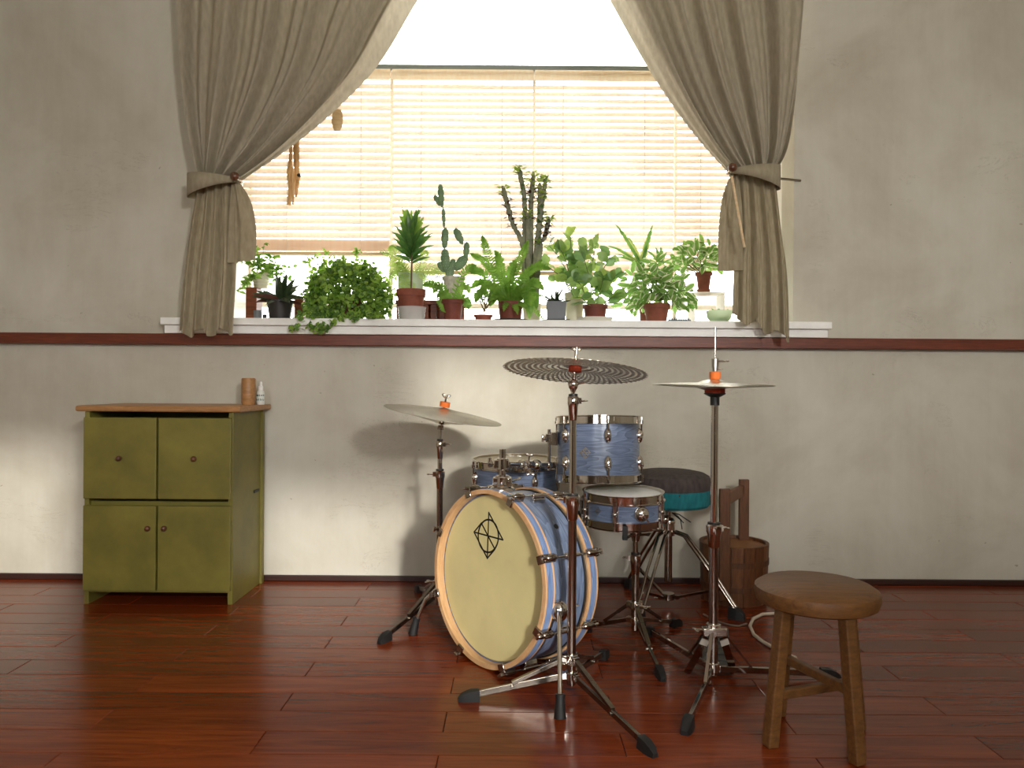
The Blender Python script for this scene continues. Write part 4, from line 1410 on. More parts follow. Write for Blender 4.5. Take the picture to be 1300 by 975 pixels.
# cable on the floor beside the bucket, and a pale cable looping out from the stool
M_cable = pbr('pale_cable', (206, 194, 176), 0.5)
pts = [F(1000, 782), F(985, 781), F(968, 782), F(956, 788), F(952, 797), F(957, 808), F(968, 817), F(984, 826), F(1010, 838)]
solo(MB().tube([p + Vector((0, 0, 0.007)) for p in pts], 0.0065, 8), 'white_cable', M_cable, 'pale cable looping on the floor beside the wooden stool', 'cable', pts[0])
pts = [F(893, 781), F(905, 787), F(916, 792), F(928, 795), F(938, 796), F(948, 793)]
solo(MB().tube([p + Vector((0, 0, 0.004)) for p in pts], 0.0035, 6), 'floor_cable', pbr('grey_cable', (120, 110, 100), 0.5), 'thin grey cable on the floor in front of the bucket', 'cable', pts[0])

# ------------------------------------------------------------------ green cabinet at the left
M_green = pbr('olive_green_paint', (120, 112, 48), 0.5, var=0.12, vs=5, bump=0.05)
M_top = wood('cabinet_top_wood', (150, 104, 60), (190, 142, 92), (4, 30, 30), 0.4)
cx1 = P(333.5, 700, 3.5).x; cw, cdp = 0.62, 0.38
y1 = WALL - 0.018; y0 = y1 - cdp; x0 = cx1 - cw
zt2 = P(330, 519, 3.45).z - 0.004
r = thing('green_cabinet', 'olive green cabinet with a thick wooden top against the wall at left', 'cabinet', (cx1 - cw / 2, (y0 + y1) / 2, 0))
m = MB()
m.box((cx1 - 0.010, (y0 + y1) / 2, zt2 / 2), (0.02, cdp, zt2)).box((x0 + 0.010, (y0 + y1) / 2, zt2 / 2), (0.02, cdp, zt2))
m.box(((x0 + cx1) / 2, y1 - 0.006, zt2 / 2), (cw - 0.04, 0.012, zt2)).box(((x0 + cx1) / 2, (y0 + y1) / 2, 0.06), (cw - 0.04, cdp, 0.02))
m.box(((x0 + cx1) / 2, (y0 + y1) / 2, zt2 * 0.52), (cw - 0.04, cdp - 0.03, 0.02))
part(m, 'body', M_green, r, smooth=False, bevel=0.0015)
part(MB().bar((cx1 + 0.004, y1 - 0.03, zt2 - 0.002), (cx1 + 0.004, y1 - 0.03, 0.0), 0.012, 0.03, up=(0, 1, 0)), 'corner_post', M_green, r, smooth=False)
part(MB().box(((x0 + cx1) / 2, (y0 + y1) / 2 - 0.005, zt2 + 0.0125), (cw + 0.07, cdp + 0.02, 0.025)), 'top', M_top, r, smooth=False, bevel=0.008)
for k in (0, 1):
    xa = x0 + 0.004 + k * cw / 2; xb = xa + cw / 2 - 0.008
    dr = part(MB().box(((xa + xb) / 2, y0 - 0.009, zt2 * 0.27 + 0.02), (xb - xa, 0.018, zt2 * 0.44)), 'door', M_green, r, smooth=False, bevel=0.003)
    part(MB().ell((xb - 0.03 if k == 0 else xa + 0.03, y0 - 0.027, zt2 * 0.40), (0.012, 0.012, 0.012)), 'knob', M_knob, dr)
    dw = part(MB().box(((xa + xb) / 2, y0 - 0.009, zt2 * 0.76), (xb - xa, 0.018, zt2 * 0.42)), 'drawer', M_green, r, smooth=False, bevel=0.003)
    part(MB().ell(((xa + xb) / 2, y0 - 0.027, zt2 * 0.76), (0.012, 0.012, 0.012)), 'knob', M_knob, dw)
part(MB().box((cx1 + 0.001, y1 - 0.10, P(330, 622, 3.43).z), (0.006, 0.06, 0.012)), 'side_catch', M_ink, r, smooth=False)
zt3 = zt2 + 0.025
bo = P(331, 500, 3.40); bo.z = zt3
r = thing('spray_bottle', 'small white spray bottle with green lettering on the cabinet top', 'bottle', bo)
part(MB().lathe([(0, 0), (0.0155, 0), (0.017, 0.003), (0.017, 0.052), (0.015, 0.060), (0.0085, 0.066), (0, 0.066)], 24, Matrix.Translation(bo)), 'bottle_body', pbr('white_plastic', (232, 234, 228), 0.35), r)
part(MB().lathe([(0, 0.066), (0.011, 0.066), (0.011, 0.082), (0.007, 0.086), (0.0055, 0.104), (0, 0.105)], 20, Matrix.Translation(bo)), 'cap', pbr('white_cap', (240, 240, 236), 0.35), r)
m = MB()
rr = 0.0173
rnd = random.Random(3)
# two lines of soft green hand lettering and a row of leaves, too small to read in the photograph
for z, n_, h_ in ((0.038, 7, 0.009), (0.018, 6, 0.011)):
    for i in range(n_):
        a = D(-62 + 124 * i / (n_ - 1))
        p0 = bo + polar(a, rr, z); p1 = bo + polar(a + D(rnd.uniform(-4, 8)), rr, z + h_ * rnd.uniform(0.5, 1))
        p2 = bo + polar(a + D(10), rr, z + h_ * rnd.uniform(0.1, 0.6))
        m.tube([p0, p1, p2], 0.0012, 5)
part(m, 'lettering', pbr('bottle_green_print', (28, 84, 60), 0.5), r, label='green print round the bottle')
wb = P(315.5, 500, 3.38); wb.z = zt3
solo(MB().lathe([(0, 0), (0.028, 0), (0.031, 0.01), (0.031, 0.115), (0.028, 0.12), (0.024, 0.12), (0.024, 0.02), (0, 0.02)], 28, Matrix.Translation(wb)), 'wooden_cup', M_top, 'brown wooden cup on the cabinet top beside the white bottle', 'cup', wb)

# ------------------------------------------------------------------ plants on the sill
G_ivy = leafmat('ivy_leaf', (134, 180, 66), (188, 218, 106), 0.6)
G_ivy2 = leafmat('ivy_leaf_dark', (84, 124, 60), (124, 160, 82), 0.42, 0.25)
G_fern = leafmat('fern_leaf', (108, 154, 54), (154, 196, 84), 0.52)
G_asp = leafmat('asparagus_leaf', (158, 192, 92), (200, 222, 130), 0.6)
G_drac = leafmat('dracaena_leaf', (62, 108, 56), (114, 156, 76), 0.45, 0.3)
G_dracl = leafmat('dracaena_young_leaf', (112, 158, 66), (160, 196, 88), 0.5, 0.3)
G_strap = leafmat('striped_strap_leaf', (96, 146, 72), (138, 184, 96), 0.55, 0.35, edge=(206, 214, 140), edge_w=0.0075)
G_pep = leafmat('peperomia_leaf', (148, 182, 108), (186, 212, 128), 0.6, 0.3)
G_pepd = leafmat('peperomia_leaf_dark', (112, 152, 92), (150, 184, 112), 0.55, 0.3)
G_pothos = leafmat('variegated_leaf', (128, 174, 84), (168, 204, 110), 0.68, 0.35, edge=(248, 248, 224), edge_w=0.0075)
G_cact = leafmat('prickly_pear_skin', (88, 120, 84), (122, 152, 108), 0.08, 0.5)
G_euph = leafmat('euphorbia_skin', (96, 98, 74), (138, 138, 106), 0.05, 0.5)
G_lime = leafmat('lime_young_leaf', (180, 208, 106), (210, 230, 136), 0.6)
G_dark = leafmat('dark_bromeliad_leaf', (28, 44, 28), (56, 74, 42), 0.15, 0.3)
G_red = leafmat('reddish_leaf', (74, 34, 28), (104, 60, 44), 0.2, 0.4)
M_stem = pbr('green_stem', (104, 122, 62), 0.6)
M_bark = pbr('brown_stem', (112, 92, 62), 0.8, var=0.1)
M_potd = pbr('dark_plastic_pot', (48, 44, 42), 0.45)
M_potg = pbr('grey_plastic_pot', (112, 116, 122), 0.55, var=0.04)
M_potc = pbr('cream_pot', (222, 216, 190), 0.5)
M_potp = pbr('pale_green_pot', (206, 220, 194), 0.5)
M_potw = pbr('speckled_grey_white_pot', (202, 196, 182), 0.7, var=0.12, vs=60)
M_crate = wood('red_brown_crate', (98, 46, 26), (142, 74, 42), (4, 30, 30), 0.5)
k_ = NT('clear_plastic'); k_.set(Roughness=0.12, IOR=1.3); k_.color((232, 232, 228))
_t = k_.t.nodes.new('ShaderNodeBsdfTransparent'); _m = k_.t.nodes.new('ShaderNodeMixShader'); _m.inputs[0].default_value = 0.55
k_.l(k_.b.outputs[0], _m.inputs[1]); k_.l(_t.outputs[0], _m.inputs[2]); k_.l(_m.outputs[0], k_.out.inputs[0])
M_clear = k_.m
k_ = NT('frosted_green_glass'); k_.set(Roughness=0.3); k_.color((214, 232, 204))
_t = k_.t.nodes.new('ShaderNodeBsdfTranslucent'); _t.inputs[0].default_value = lin((222, 238, 212)); _m = k_.t.nodes.new('ShaderNodeMixShader'); _m.inputs[0].default_value = 0.7
k_.l(k_.b.outputs[0], _m.inputs[1]); k_.l(_t.outputs[0], _m.inputs[2]); k_.l(_m.outputs[0], k_.out.inputs[0])
M_bowl = k_.m


def leaf_rows(L, W, curl=0.5, fold_=0.25, n=5, a=0.8, stalk=0.0, e=0.8):
    rows = []
    c = curl if abs(curl) > 1e-3 else 1e-3
    for i in range(n + 1):
        t = i / n
        y = L * math.sin(c * t) / c
        z = -L * (1 - math.cos(c * t)) / c
        h = 0.0006 if i in (0, n) else W / 2 * max(0.0, math.sin(math.pi * t ** a)) ** e
        rows.append([Vector((-h, y, z + fold_ * h)), Vector((0, y, z)), Vector((h, y, z + fold_ * h))])
    return rows


def along(pos, d, up=(0, 0, 1), roll=0.0, s=1.0):
    y = Vector(d).normalized()
    x = y.cross(Vector(up))
    if x.length < 1e-4: x = Vector((1, 0, 0))
    x.normalize(); z = x.cross(y)
    M = mat4(pos, x, y, z)
    if roll: M = M @ Matrix.Rotation(roll, 4, 'Y')
    if s != 1.0: M = M @ Matrix.Diagonal((s, s, s, 1))
    return M


def sph(az, el):
    """az 0 = right, 90 = towards the camera"""
    return Vector((math.cos(el) * math.cos(az), -math.cos(el) * math.sin(az), math.sin(el)))


def flat_sph(az, el):
    q = sph(az, el)
    return Vector((q.x, q.y * 0.45, q.z))


def pot(r, base, R1, R0, h, mat, rim=0.0, n=32, square=False, soil=True):
    T = Matrix.Translation(base)
    nn = 4 if square else n
    if square: T = T @ Matrix.Rotation(math.pi / 4, 4, 'Z') @ Matrix.Diagonal((1.35, 1.35, 1, 1))
    t = 0.004
    if rim:
        pr = [(0, 0), (R0, 0), (R1 - 0.006, h - rim), (R1, h - rim), (R1 + 0.001, h), (R1 - t, h), (R1 - t - 0.003, h - 0.014), (0, h - 0.015)]
    else:
        pr = [(0, 0), (R0, 0), (R1, h), (R1 - t, h), (R1 - t, h - 0.012), (0, h - 0.013)]
    o = part(MB().lathe(pr, nn, T), 'pot', mat, r, smooth=not square, bevel=0.004 if square else 0)
    if soil:
        rs = R1 - t - 0.0045
        part(MB().lathe([(rs, h - 0.012), (rs * 0.6, h - 0.0075), (0, h - 0.006)], nn, T), 'soil', M_soil, r)
    return o


def saucer(name, label, base, R, h, mat, cat='saucer'):
    T = Matrix.Translation(base)
    return solo(MB().lathe([(0, 0), (R * 0.84, 0), (R, h), (R - 0.004, h), (R * 0.82, 0.004), (0, 0.004)], 36, T), name, mat, label, cat, base)


def facing(rnd, k=0.6):
    """normal hint: leaves turn their blades to the light, some this way and some that"""
    return Vector((rnd.uniform(-k, k), -1 if rnd.random() < 0.75 else -0.2, rnd.uniform(0.0, 0.9)))


def at_sill(px, d):
    p = P(px, 400, d); p.z = SILL + 0.0004
    return p


def frond(mb, pts, wmax, npin, rnd, w0=0.25, dens=1.0, needle=False):
    """fern frond along a curved midrib with pairs of narrow pinnae"""
    pts = [Vector(p) for p in pts]
    mb.tube(pts, [0.0016] * (len(pts) - 1) + [0.0006], 4, caps=False)
    m = len(pts) - 1
    for i in range(npin):
        t = (i + 0.6) / npin
        k = min(int(t * m), m - 1); u = t * m - k
        p = pts[k].lerp(pts[k + 1], u)
        tg = (pts[k + 1] - pts[k]).normalized()
        sd = tg.cross(Vector((0, -0.85, 0.5)))
        if sd.length < 0.15: sd = tg.cross(Vector((1, 0, 0)))
        sd.normalize(); nn = sd.cross(tg)
        L = wmax * (w0 + (1 - w0) * math.sin(math.pi * min(1, t * 0.62 + 0.25)) ** 1.2) * (1.0 if t < 0.75 else (1 - t) / 0.25 * 0.8 + 0.2)
        for s in (-1, 1):
            d = (sd * s + tg * 0.38 + nn * rnd.uniform(-0.28, 0.12)).normalized()
            w_ = tg * (0.0052 if not needle else 0.0034)
            e = p + d * L * rnd.uniform(0.85, 1.05)
            q = p + d * L * 0.5
            mb.add([p - w_ * 0.6, p + w_ * 0.6, q + w_ + nn * 0.001, e, q - w_ + nn * 0.001], [(0, 1, 2, 4), (4, 2, 3)])


def arc(p0, d0, L, droop, n=8):
    pts = [Vector(p0)]; d = Vector(d0).normalized()
    for i in range(n):
        d = (d + Vector((0, 0, -droop / n))).normalized()
        pts.append(pts[-1] + d * (L / n))
    return pts


def curve_px(pts, d0, d1=None, n=9):
    d1 = d0 if d1 is None else d1
    q = interp(pts, n)
    return [P(x, y, d0 + (d1 - d0) * i / (n - 1)) for i, (x, y) in enumerate(q)]


# far left: light green plant in a white basket on a wooden block
rnd = random.Random(101)
d = 3.84
blk = at_sill(325, d)
zt = P(329, 366, d).z
r = thing('wooden_block_stand', 'brown wooden block raising the white basket at the far left of the sill', 'stand', blk)
part(MB().box((blk.x - 0.01, d, (SILL + zt) / 2), (0.055, 0.09, zt - SILL)), 'block', M_crate, r, smooth=False, bevel=0.002)
bp_ = Vector((P(331, 400, d).x, d, zt + 0.0005))
blk2 = Vector((bp_.x, d, zt))
r = thing('potted_creeper', 'pale bushy plant in a white woven basket at the far left of the sill', 'plant', bp_)
pot(r, bp_, 0.042, 0.034, 0.078, M_potc)
m = MB()
for z in (0.02, 0.035, 0.05, 0.065):
    for i in range(28):
        a = 2 * math.pi * i / 28
        rr = 0.034 + 0.008 * z / 0.078 + 0.0008
        m.box((0, -rr, z), (0.0055, 0.003, 0.009), Matrix.Translation(bp_) @ rotz(a + (0.11 if int(z * 1000) % 2 else 0)))
part(m, 'weave', M_white, r, smooth=False, kind='stuff')
m = MB(); ms = MB()
cc = bp_ + Vector((0, 0, 0.13))
for i in range(34):
    az, el = rnd.uniform(0, 6.28), rnd.uniform(-0.1, 1.4)
    pts = arc(bp_ + Vector((0, 0, 0.07)), sph(az, el), rnd.uniform(0.09, 0.19), rnd.uniform(0.3, 1.3), 6)
    ms.tube(pts, 0.0009, 4, caps=False)
    for p in pts[2:]:
        for _ in range(2):
            dd = sph(rnd.uniform(0, 6.28), rnd.uniform(-0.5, 0.6))
            m.grid(leaf_rows(rnd.uniform(0.024, 0.04), 0.018, 0.6, 0.3, 3), along(p, dd, facing(rnd), rnd.uniform(-0.5, 0.5)))
part(m, 'foliage', G_fern, r, kind='stuff')
part(ms, 'stems', M_stem, r, kind='stuff')

# small things at the left end of the sill
c = at_sill(327, 3.5)
solo(MB().lathe([(0, 0), (0.016, 0), (0.018, 0.04), (0.0155, 0.04), (0.014, 0.006), (0, 0.006)], 24, Matrix.Translation(c)), 'grey_cup', M_potg, 'small grey cup at the left end of the sill beside the dark bromeliad', 'cup', c)
c = at_sill(336, 3.53)
r = thing('black_jar', 'tiny black jar next to the small grey cup on the sill', 'jar', c)
part(MB().lathe([(0, 0), (0.009, 0), (0.009, 0.016), (0, 0.016)], 18, Matrix.Translation(c)), 'jar_body', blackplastic, r)
part(MB().lathe([(0, 0.016), (0.0096, 0.016), (0.0096, 0.024), (0, 0.024)], 18, Matrix.Translation(c)), 'lid', rubber, r)

# dark bromeliad
d = 3.56
s0 = at_sill(355.5, d)
saucer('plant_saucer', 'flat dark saucer under the dark bromeliad pot', s0, 0.057, 0.008, M_potd)
b0 = s0 + Vector((0, 0, 0.0045))
r = thing('potted_bromeliad', 'dark strap-leaved plant in a dark pot at the left of the ivy', 'plant', b0)
pot(r, b0, 0.062, 0.048, 0.088, M_potd)
lm = [MB().grid(leaf_rows(L, 0.026, cu, 0.35, 7, 0.55, e=0.6)).mesh('leaf', mt) for L, cu, mt in ((0.125, 0.5, G_dark), (0.145, 0.8, G_dark), (0.115, 0.2, G_dark), (0.135, 1.1, G_red))]
for i in range(34):
    az = i * 2.399; el = 0.15 + 1.2 * ((i * 0.37) % 1) ** 1.2
    k = 3 if (i % 6 == 0 and el < 0.6) else (2 if el > 0.95 else i % 2)
    inst(lm[k], 'leaf', r, along(b0 + Vector((0, 0, 0.080)), sph(az, el), (0.1, -1, 0.45), 0.0, rnd.uniform(0.85, 1.3)))
c = at_sill(381, 3.82)
r = thing('brown_box', 'small brown box standing behind the dark bromeliad', 'box', c)
part(MB().box((c.x, c.y, SILL + 0.062), (0.046, 0.05, 0.1232)), 'box_body', M_crate, r, smooth=False, bevel=0.002)
part(MB().box((c.x, c.y, SILL + 0.127), (0.050, 0.054, 0.006)), 'lid', M_crate, r, smooth=False, bevel=0.001)

# ivy mound spilling over the front of the sill
rnd = random.Random(7)
b0 = at_sill(441, 3.63)
r = thing('potted_ivy', 'big bushy green ivy mound trailing over the front of the sill', 'plant', b0)
pot(r, b0, 0.075, 0.055, 0.11, M_terrad)
cen = b0 + Vector((0, 0, 0.115))
m1, m2, ms = MB(), MB(), MB()


def ivyleaf(mm, p, dd, s, roll):
    T = along(p, dd, facing(rnd), roll, s)
    mm.add([(0, 0, 0), (-0.45, 0.18, 0.10), (-0.34, 0.62, 0.08), (0, 1.0, -0.06), (0.34, 0.62, 0.08), (0.45, 0.18, 0.10), (0, 0.5, 0)],
           [(0, 6, 2, 1), (6, 3, 2), (6, 4, 3), (0, 5, 4, 6)], T)


for i in range(4300):
    az, el = rnd.uniform(0, 6.28), math.asin(rnd.uniform(-0.62, 1))
    n_ = sph(az, el)
    rr = rnd.uniform(0.72, 1.06)
    lump = 1 + 0.10 * math.sin(5 * az + 2) * math.cos(3 * el) + 0.07 * math.sin(9 * az + 5 * el)
    p = cen + Vector((n_.x * 0.195, n_.y * 0.125, n_.z * 0.172)) * rr * lump
    if p.z < SILL + 0.012:
        if p.y > 3.43: p.z = SILL + 0.012 + rnd.uniform(0, 0.02)
    dd = (n_ * 0.55 + Vector((rnd.uniform(-1, 1), rnd.uniform(-1, 1), rnd.uniform(-1.1, 0.4)))).normalized()
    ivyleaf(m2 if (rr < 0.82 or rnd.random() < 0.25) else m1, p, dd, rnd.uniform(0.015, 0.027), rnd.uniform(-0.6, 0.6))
trails = [[(400, 392), (402, 402), (404, 412), (405, 421)], [(415, 395), (409, 404), (410, 415)], [(397, 398), (388, 404), (378, 416)], [(418, 398), (419, 408), (417, 417)],
          [(452, 398), (451, 405)], [(470, 396), (471, 401)], [(387, 372), (392, 392), (398, 402)], [(396, 390), (396, 402), (392, 414)], [(410, 392), (414, 404), (412, 420)], [(405, 394), (400, 406), (399, 418)], [(424, 396), (426, 404), (424, 410)], [(392, 385), (386, 394), (382, 402)], [(400, 390), (407, 402), (408, 416)], [(432, 398), (434, 403)], [(380, 398), (376, 408), (372, 418)]]
for tr in trails:
    pts = curve_px(tr, 3.52, 3.425, 7)
    ms.tube(pts, 0.0011, 4, caps=False)
    for p in pts:
        for _ in range(6 if p.z > SILL - 0.02 else 4):
            ivyleaf(m1 if rnd.random() < 0.5 else m2, p + Vector((rnd.uniform(-.012, .012), rnd.uniform(-.008, 0.0), rnd.uniform(-.008, .008))), Vector((rnd.uniform(-1, 1), -0.5, rnd.uniform(-1, 0.2))), rnd.uniform(0.016, 0.025), rnd.uniform(-0.5, 0.5))
for tr in ([(420, 330), (416, 322), (412, 319)], [(452, 325), (456, 320), (453, 318)], [(400, 345), (392, 335), (384, 332)], [(392, 330), (402, 325), (410, 328)]):
    pts = curve_px(tr, 3.66, 3.68, 5)
    ms.tube(pts, 0.001, 4, caps=False)
    for p in pts:
        for _ in range(3): ivyleaf(m1, p + Vector((rnd.uniform(-.012, .012), rnd.uniform(-.01, .01), rnd.uniform(-.012, .012))), Vector((rnd.uniform(-1, 1), -0.4, rnd.uniform(-.6, .8))), rnd.uniform(0.015, 0.022), 0.2)
part(m1, 'foliage', G_ivy, r, kind='stuff')
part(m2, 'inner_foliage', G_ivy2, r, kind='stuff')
part(ms, 'vines', M_stem, r, kind='stuff')

# asparagus fern in a pale green square pot, behind the dracaena
rnd = random.Random(17)
d = 3.91
b0 = at_sill(523, d)
r = thing('potted_asparagus_fern', 'feathery yellow-green fern in a pale square pot behind the dracaena', 'plant', b0)
zt = P(523, 348, d).z - SILL
pot(r, b0, 0.068, 0.064, zt, M_potp, square=True)
for tr, e in (([(520, 350), (505, 330), (492, 322), (482, 320)], -0.12), ([(518, 350), (505, 338), (498, 345), (492, 356)], -0.1), ([(516, 350), (502, 322), (496, 312)], 0.0), ([(520, 350), (510, 335), (500, 332), (490, 338)], -0.05),
              ([(526, 350), (545, 345), (558, 348), (566, 356)], -0.14), ([(527, 350), (540, 338), (552, 340), (562, 345)], -0.1), ([(525, 350), (530, 342), (538, 348), (540, 362)], -0.16), ([(522, 350), (516, 345), (512, 355), (511, 366)], -0.16),
              ([(520, 352), (515, 356), (520, 362), (527, 366)], -0.17), ([(526, 350), (536, 330), (541, 318)], 0.03), ([(519, 350), (508, 344), (499, 350), (497, 362)], -0.06), ([(524, 350), (548, 352), (553, 362)], -0.1)):
    m = MB(); frond(m, curve_px(tr, d, d + e, 9), 0.040, 22, rnd, 0.5, needle=True)
    part(m, 'frond', G_asp, r, auto=False)

# dracaena in terracotta, standing in a clear tub
d = 3.545
c = at_sill(523, d)
solo(MB().lathe([(0, 0), (0.060, 0), (0.066, 0.060), (0.069, 0.061), (0.069, 0.064), (0.064, 0.064), (0.058, 0.003), (0, 0.003)], 40, Matrix.Translation(c)), 'clear_plastic_tub', M_clear, 'clear plastic tub under the terracotta pot of the dracaena', 'tub', c)
b0 = Vector((P(521.5, 400, d).x, d, SILL + 0.0035))
# tall pot whose foot stands inside the tub
r = thing('potted_dracaena', 'dark green bushy dracaena on one stem in a terracotta pot', 'plant', b0)
zt = P(521, 368, d).z - b0.z
pot(r, b0, 0.069, 0.052, zt, M_terra, rim=0.032)
zs0, zs1 = P(521, 372, d).z, P(521, 288, d).z
part(MB().tube([(b0.x, d, zs0 - 0.01), (b0.x + 0.003, d, (zs0 + zs1) / 2), (b0.x, d, zs1)], 0.0042, 8), 'stem', M_bark, r)
lm = [MB().grid(leaf_rows(L, 0.026, cu, 0.4, 6, 0.72)).mesh('leaf', mt) for mt in (G_drac, G_dracl) for L, cu in ((0.13, 0.35), (0.14, 0.6), (0.115, 0.15))]
for i in range(56):
    t = i / 55
    z = zs0 + (zs1 - zs0) * (0.44 + 0.50 * t)
    el = 0.50 + 0.80 * t
    inst(lm[i % 3 + (3 if t > 0.62 and i % 5 else 0)], 'leaf', r, along((b0.x, d, z), sph(i * 2.399, el), (0, -0.8, 0.6), 0.0, (0.7 + 0.3 * min(1, 3 * t)) * rnd.uniform(0.9, 1.1)))

# slatted crate under the prickly pear
d0, d1 = 3.64, 3.82
xa, xb = P(502, 390, d0).x, P(588, 390, d0).x
zt = P(545, 381, d0).z
r = thing('slatted_crate', 'red-brown slatted wooden crate under the prickly pear', 'crate', ((xa + xb) / 2, (d0 + d1) / 2, SILL))
hh = zt - SILL
nsl = 8
for yy in (d0, d1):
    for z in (SILL + 0.010, zt - 0.012):
        part(MB().box(((xa + xb) / 2, yy, z), (xb - xa, 0.010, 0.018)), 'rail', M_crate, r, smooth=False, bevel=0.001)
    for i in range(nsl):
        x = xa + 0.018 + (xb - xa - 0.036) * i / (nsl - 1)
        part(MB().box((x, yy + (0.008 if yy < 3.7 else -0.008), SILL + hh * 0.46), (0.026, 0.007, hh * 0.9)), 'slat', M_crate, r, smooth=False)
for i in range(5):
    y = d0 + (d1 - d0) * (i + 0.5) / 5
    part(MB().box(((xa + xb) / 2, y, zt - 0.003), (xb - xa, 0.030, 0.006)), 'top_board', M_crate, r, smooth=False)

# prickly pear in a grey-white pot on the crate
d = 3.69
b0 = Vector((P(576, 380, d).x, d, zt + 0.0005))
r = thing('potted_prickly_pear', 'tall prickly pear cactus with stacked pads in a grey-white pot', 'plant', b0)
zp = P(575, 352, d).z - b0.z
pot(r, b0, 0.058, 0.042, zp, M_potw, rim=0.014)


def pad(px, py, hl, hw, ang, dy=0.0, mt=None):
    c_ = P(px, py, d + dy); s_ = (d + dy) / FPX
    m = MB().ell((0, 0, 0), (hw * s_, min(0.009, hw * s_ * 0.7), hl * s_), None, 18, 12)
    for p in m.v: p.x *= 1.0 + 0.16 * p.z / (hl * s_)
    T = Matrix.Translation(c_) @ Matrix.Rotation(R_(ang), 4, 'Y')
    me = m.mesh('pad', mt or G_cact)
    o = inst(me, 'pad', r, T)
    a = MB()
    for iy in range(-4, 5):
        for ix in (-1, 0, 1):
            zz = iy / 4.6 * hl * s_; wx = hw * s_ * math.sqrt(max(0, 1 - (iy / 4.6) ** 2)) * 0.62 * ix + (0.3 * hw * s_ * (iy % 2) * 0.5)
            a.ell((wx, -min(0.009, hw * s_ * 0.7) * math.sqrt(max(0.05, 1 - (zz / (hl * s_)) ** 2 - (wx / (hw * s_)) ** 2)), zz), (0.0012, 0.0012, 0.0012), None, 5, 3)
    me2 = a.mesh('areoles', M_cord)
    q = bpy.data.objects.new('areoles', me2); COL.objects.link(q); q.parent = o; q['kind'] = 'stuff'


for a in ((565.5, 331, 15.5, 5.6, -4), (564.8, 302.5, 14.0, 4.6, 2), (563.2, 276.5, 13.5, 2.3, -3), (560, 248.5, 15.0, 4.0, -5), (555, 254.5, 8, 3.2, -28, 0.02), (585, 334, 12, 6.2, 38), (592, 318, 11.5, 4.0, 4),
          (582.5, 300, 11.5, 4.8, -26), (561, 339, 8, 4.4, -32, 0.012), (574.5, 337, 8.5, 4.4, 6, 0.015), (571, 347, 8, 5.5, 8)):
    pad(*a)

# small terracotta pot with a trailing fern in front of the crate
rnd = random.Random(23)
d = 3.535
b0 = at_sill(574.5, d)
r = thing('potted_trailing_fern', 'small terracotta pot of trailing fern in front of the crate', 'plant', b0)
zt = P(574, 381, d).z - SILL
pot(r, b0, 0.054, 0.038, zt, M_terrad, rim=0.018)
zc_ = 381
for tr, e in (([(568, 382), (562, 366), (556, 362), (550, 372)], 0), ([(566, 382), (560, 378), (563, 388), (565, 396)], -.03), 
              ([(578, 382), (584, 368), (592, 362), (596, 372)], 0), ([(580, 382), (588, 378), (593, 384), (595, 392)], -.01), ([(570, 382), (566, 372), (560, 374), (556, 386)], -.03), 
              ([(566, 382), (556, 366), (546, 360), (537, 362)], .03), ([(575, 382), (585, 352), (596, 340), (604, 337)], .0)):
    m = MB(); frond(m, curve_px(tr, d, d + e, 9), 0.030, 18, rnd, 0.45)
    part(m, 'frond', G_fern, r, auto=False)

# little succulent in a terracotta saucer
d = 3.53
b0 = at_sill(613.5, d)
r = thing('potted_succulent', 'tiny branching succulent in a shallow terracotta dish', 'plant', b0)
pot(r, b0, 0.044, 0.038, 0.028, M_terra, rim=0.010)
m = MB(); lf = MB()
for tr in ([(615, 396), (616, 388), (612, 382), (611, 375)], [(615, 396), (617, 386), (620, 380), (622, 374)], [(616, 390), (615, 382), (616, 374)], [(615, 396), (611, 386), (607, 380)], [(617, 392), (622, 384), (626, 380)]):
    pts = curve_px(tr, d, d, 6)
    m.tube(pts, [0.0045, 0.004, 0.0035, 0.003, 0.003, 0.0025], 7)
    for p in pts[3:]:
        for _ in range(4):
            lf.grid(leaf_rows(0.026, 0.010, 0.3, 0.3, 3), along(p, sph(rnd.uniform(0, 6.28), rnd.uniform(0, 1.2))))
part(m, 'stem', M_bark, r)
part(lf, 'foliage', G_pepd, r, kind='stuff')

# boston fern on a black tray
rnd = random.Random(31)
d = 3.565
c = at_sill(648, d)
saucer('plant_tray', 'round black tray under the boston fern', c, 0.083, 0.010, M_potd, 'tray')
b0 = c + Vector((0, 0, 0.0045))
r = thing('potted_boston_fern', 'large bright green arching fern in a red-brown pot', 'plant', b0)
zt = P(648, 383.5, d).z - b0.z
pot(r, b0, 0.060, 0.050, zt, M_terrad)
c0 = Vector((b0.x, d, b0.z + zt - 0.01))
tips = [[(645, 384), (630, 350), (618, 318), (612, 299)], [(640, 384), (620, 352), (604, 343), (594, 344)], [(642, 384), (626, 345), (610, 328), (597, 322)], [(648, 384), (652, 350), (662, 325), (671, 305)], [(652, 384), (664, 352), (682, 338), (698, 342)],
        [(640, 384), (622, 362), (608, 358), (598, 366)], [(642, 384), (620, 370), (608, 372), (604, 384)], [(655, 384), (668, 360), (680, 358), (690, 368)], [(650, 384), (658, 360), (672, 345), (688, 330)], [(646, 384), (638, 352), (634, 330), (628, 318)],
        [(650, 384), (664, 370), (672, 385), (672, 404)], [(652, 384), (668, 366), (678, 376), (681, 392)], [(640, 384), (630, 366), (618, 362), (610, 370)], [(648, 384), (648, 358), (650, 340), (656, 330)], [(645, 384), (640, 358), (630, 345), (617, 340)],
        [(655, 384), (664, 372), (670, 378), (674, 388)], [(644, 384), (634, 374), (626, 378), (622, 388)], [(652, 384), (660, 365), (670, 362), (678, 366)]]
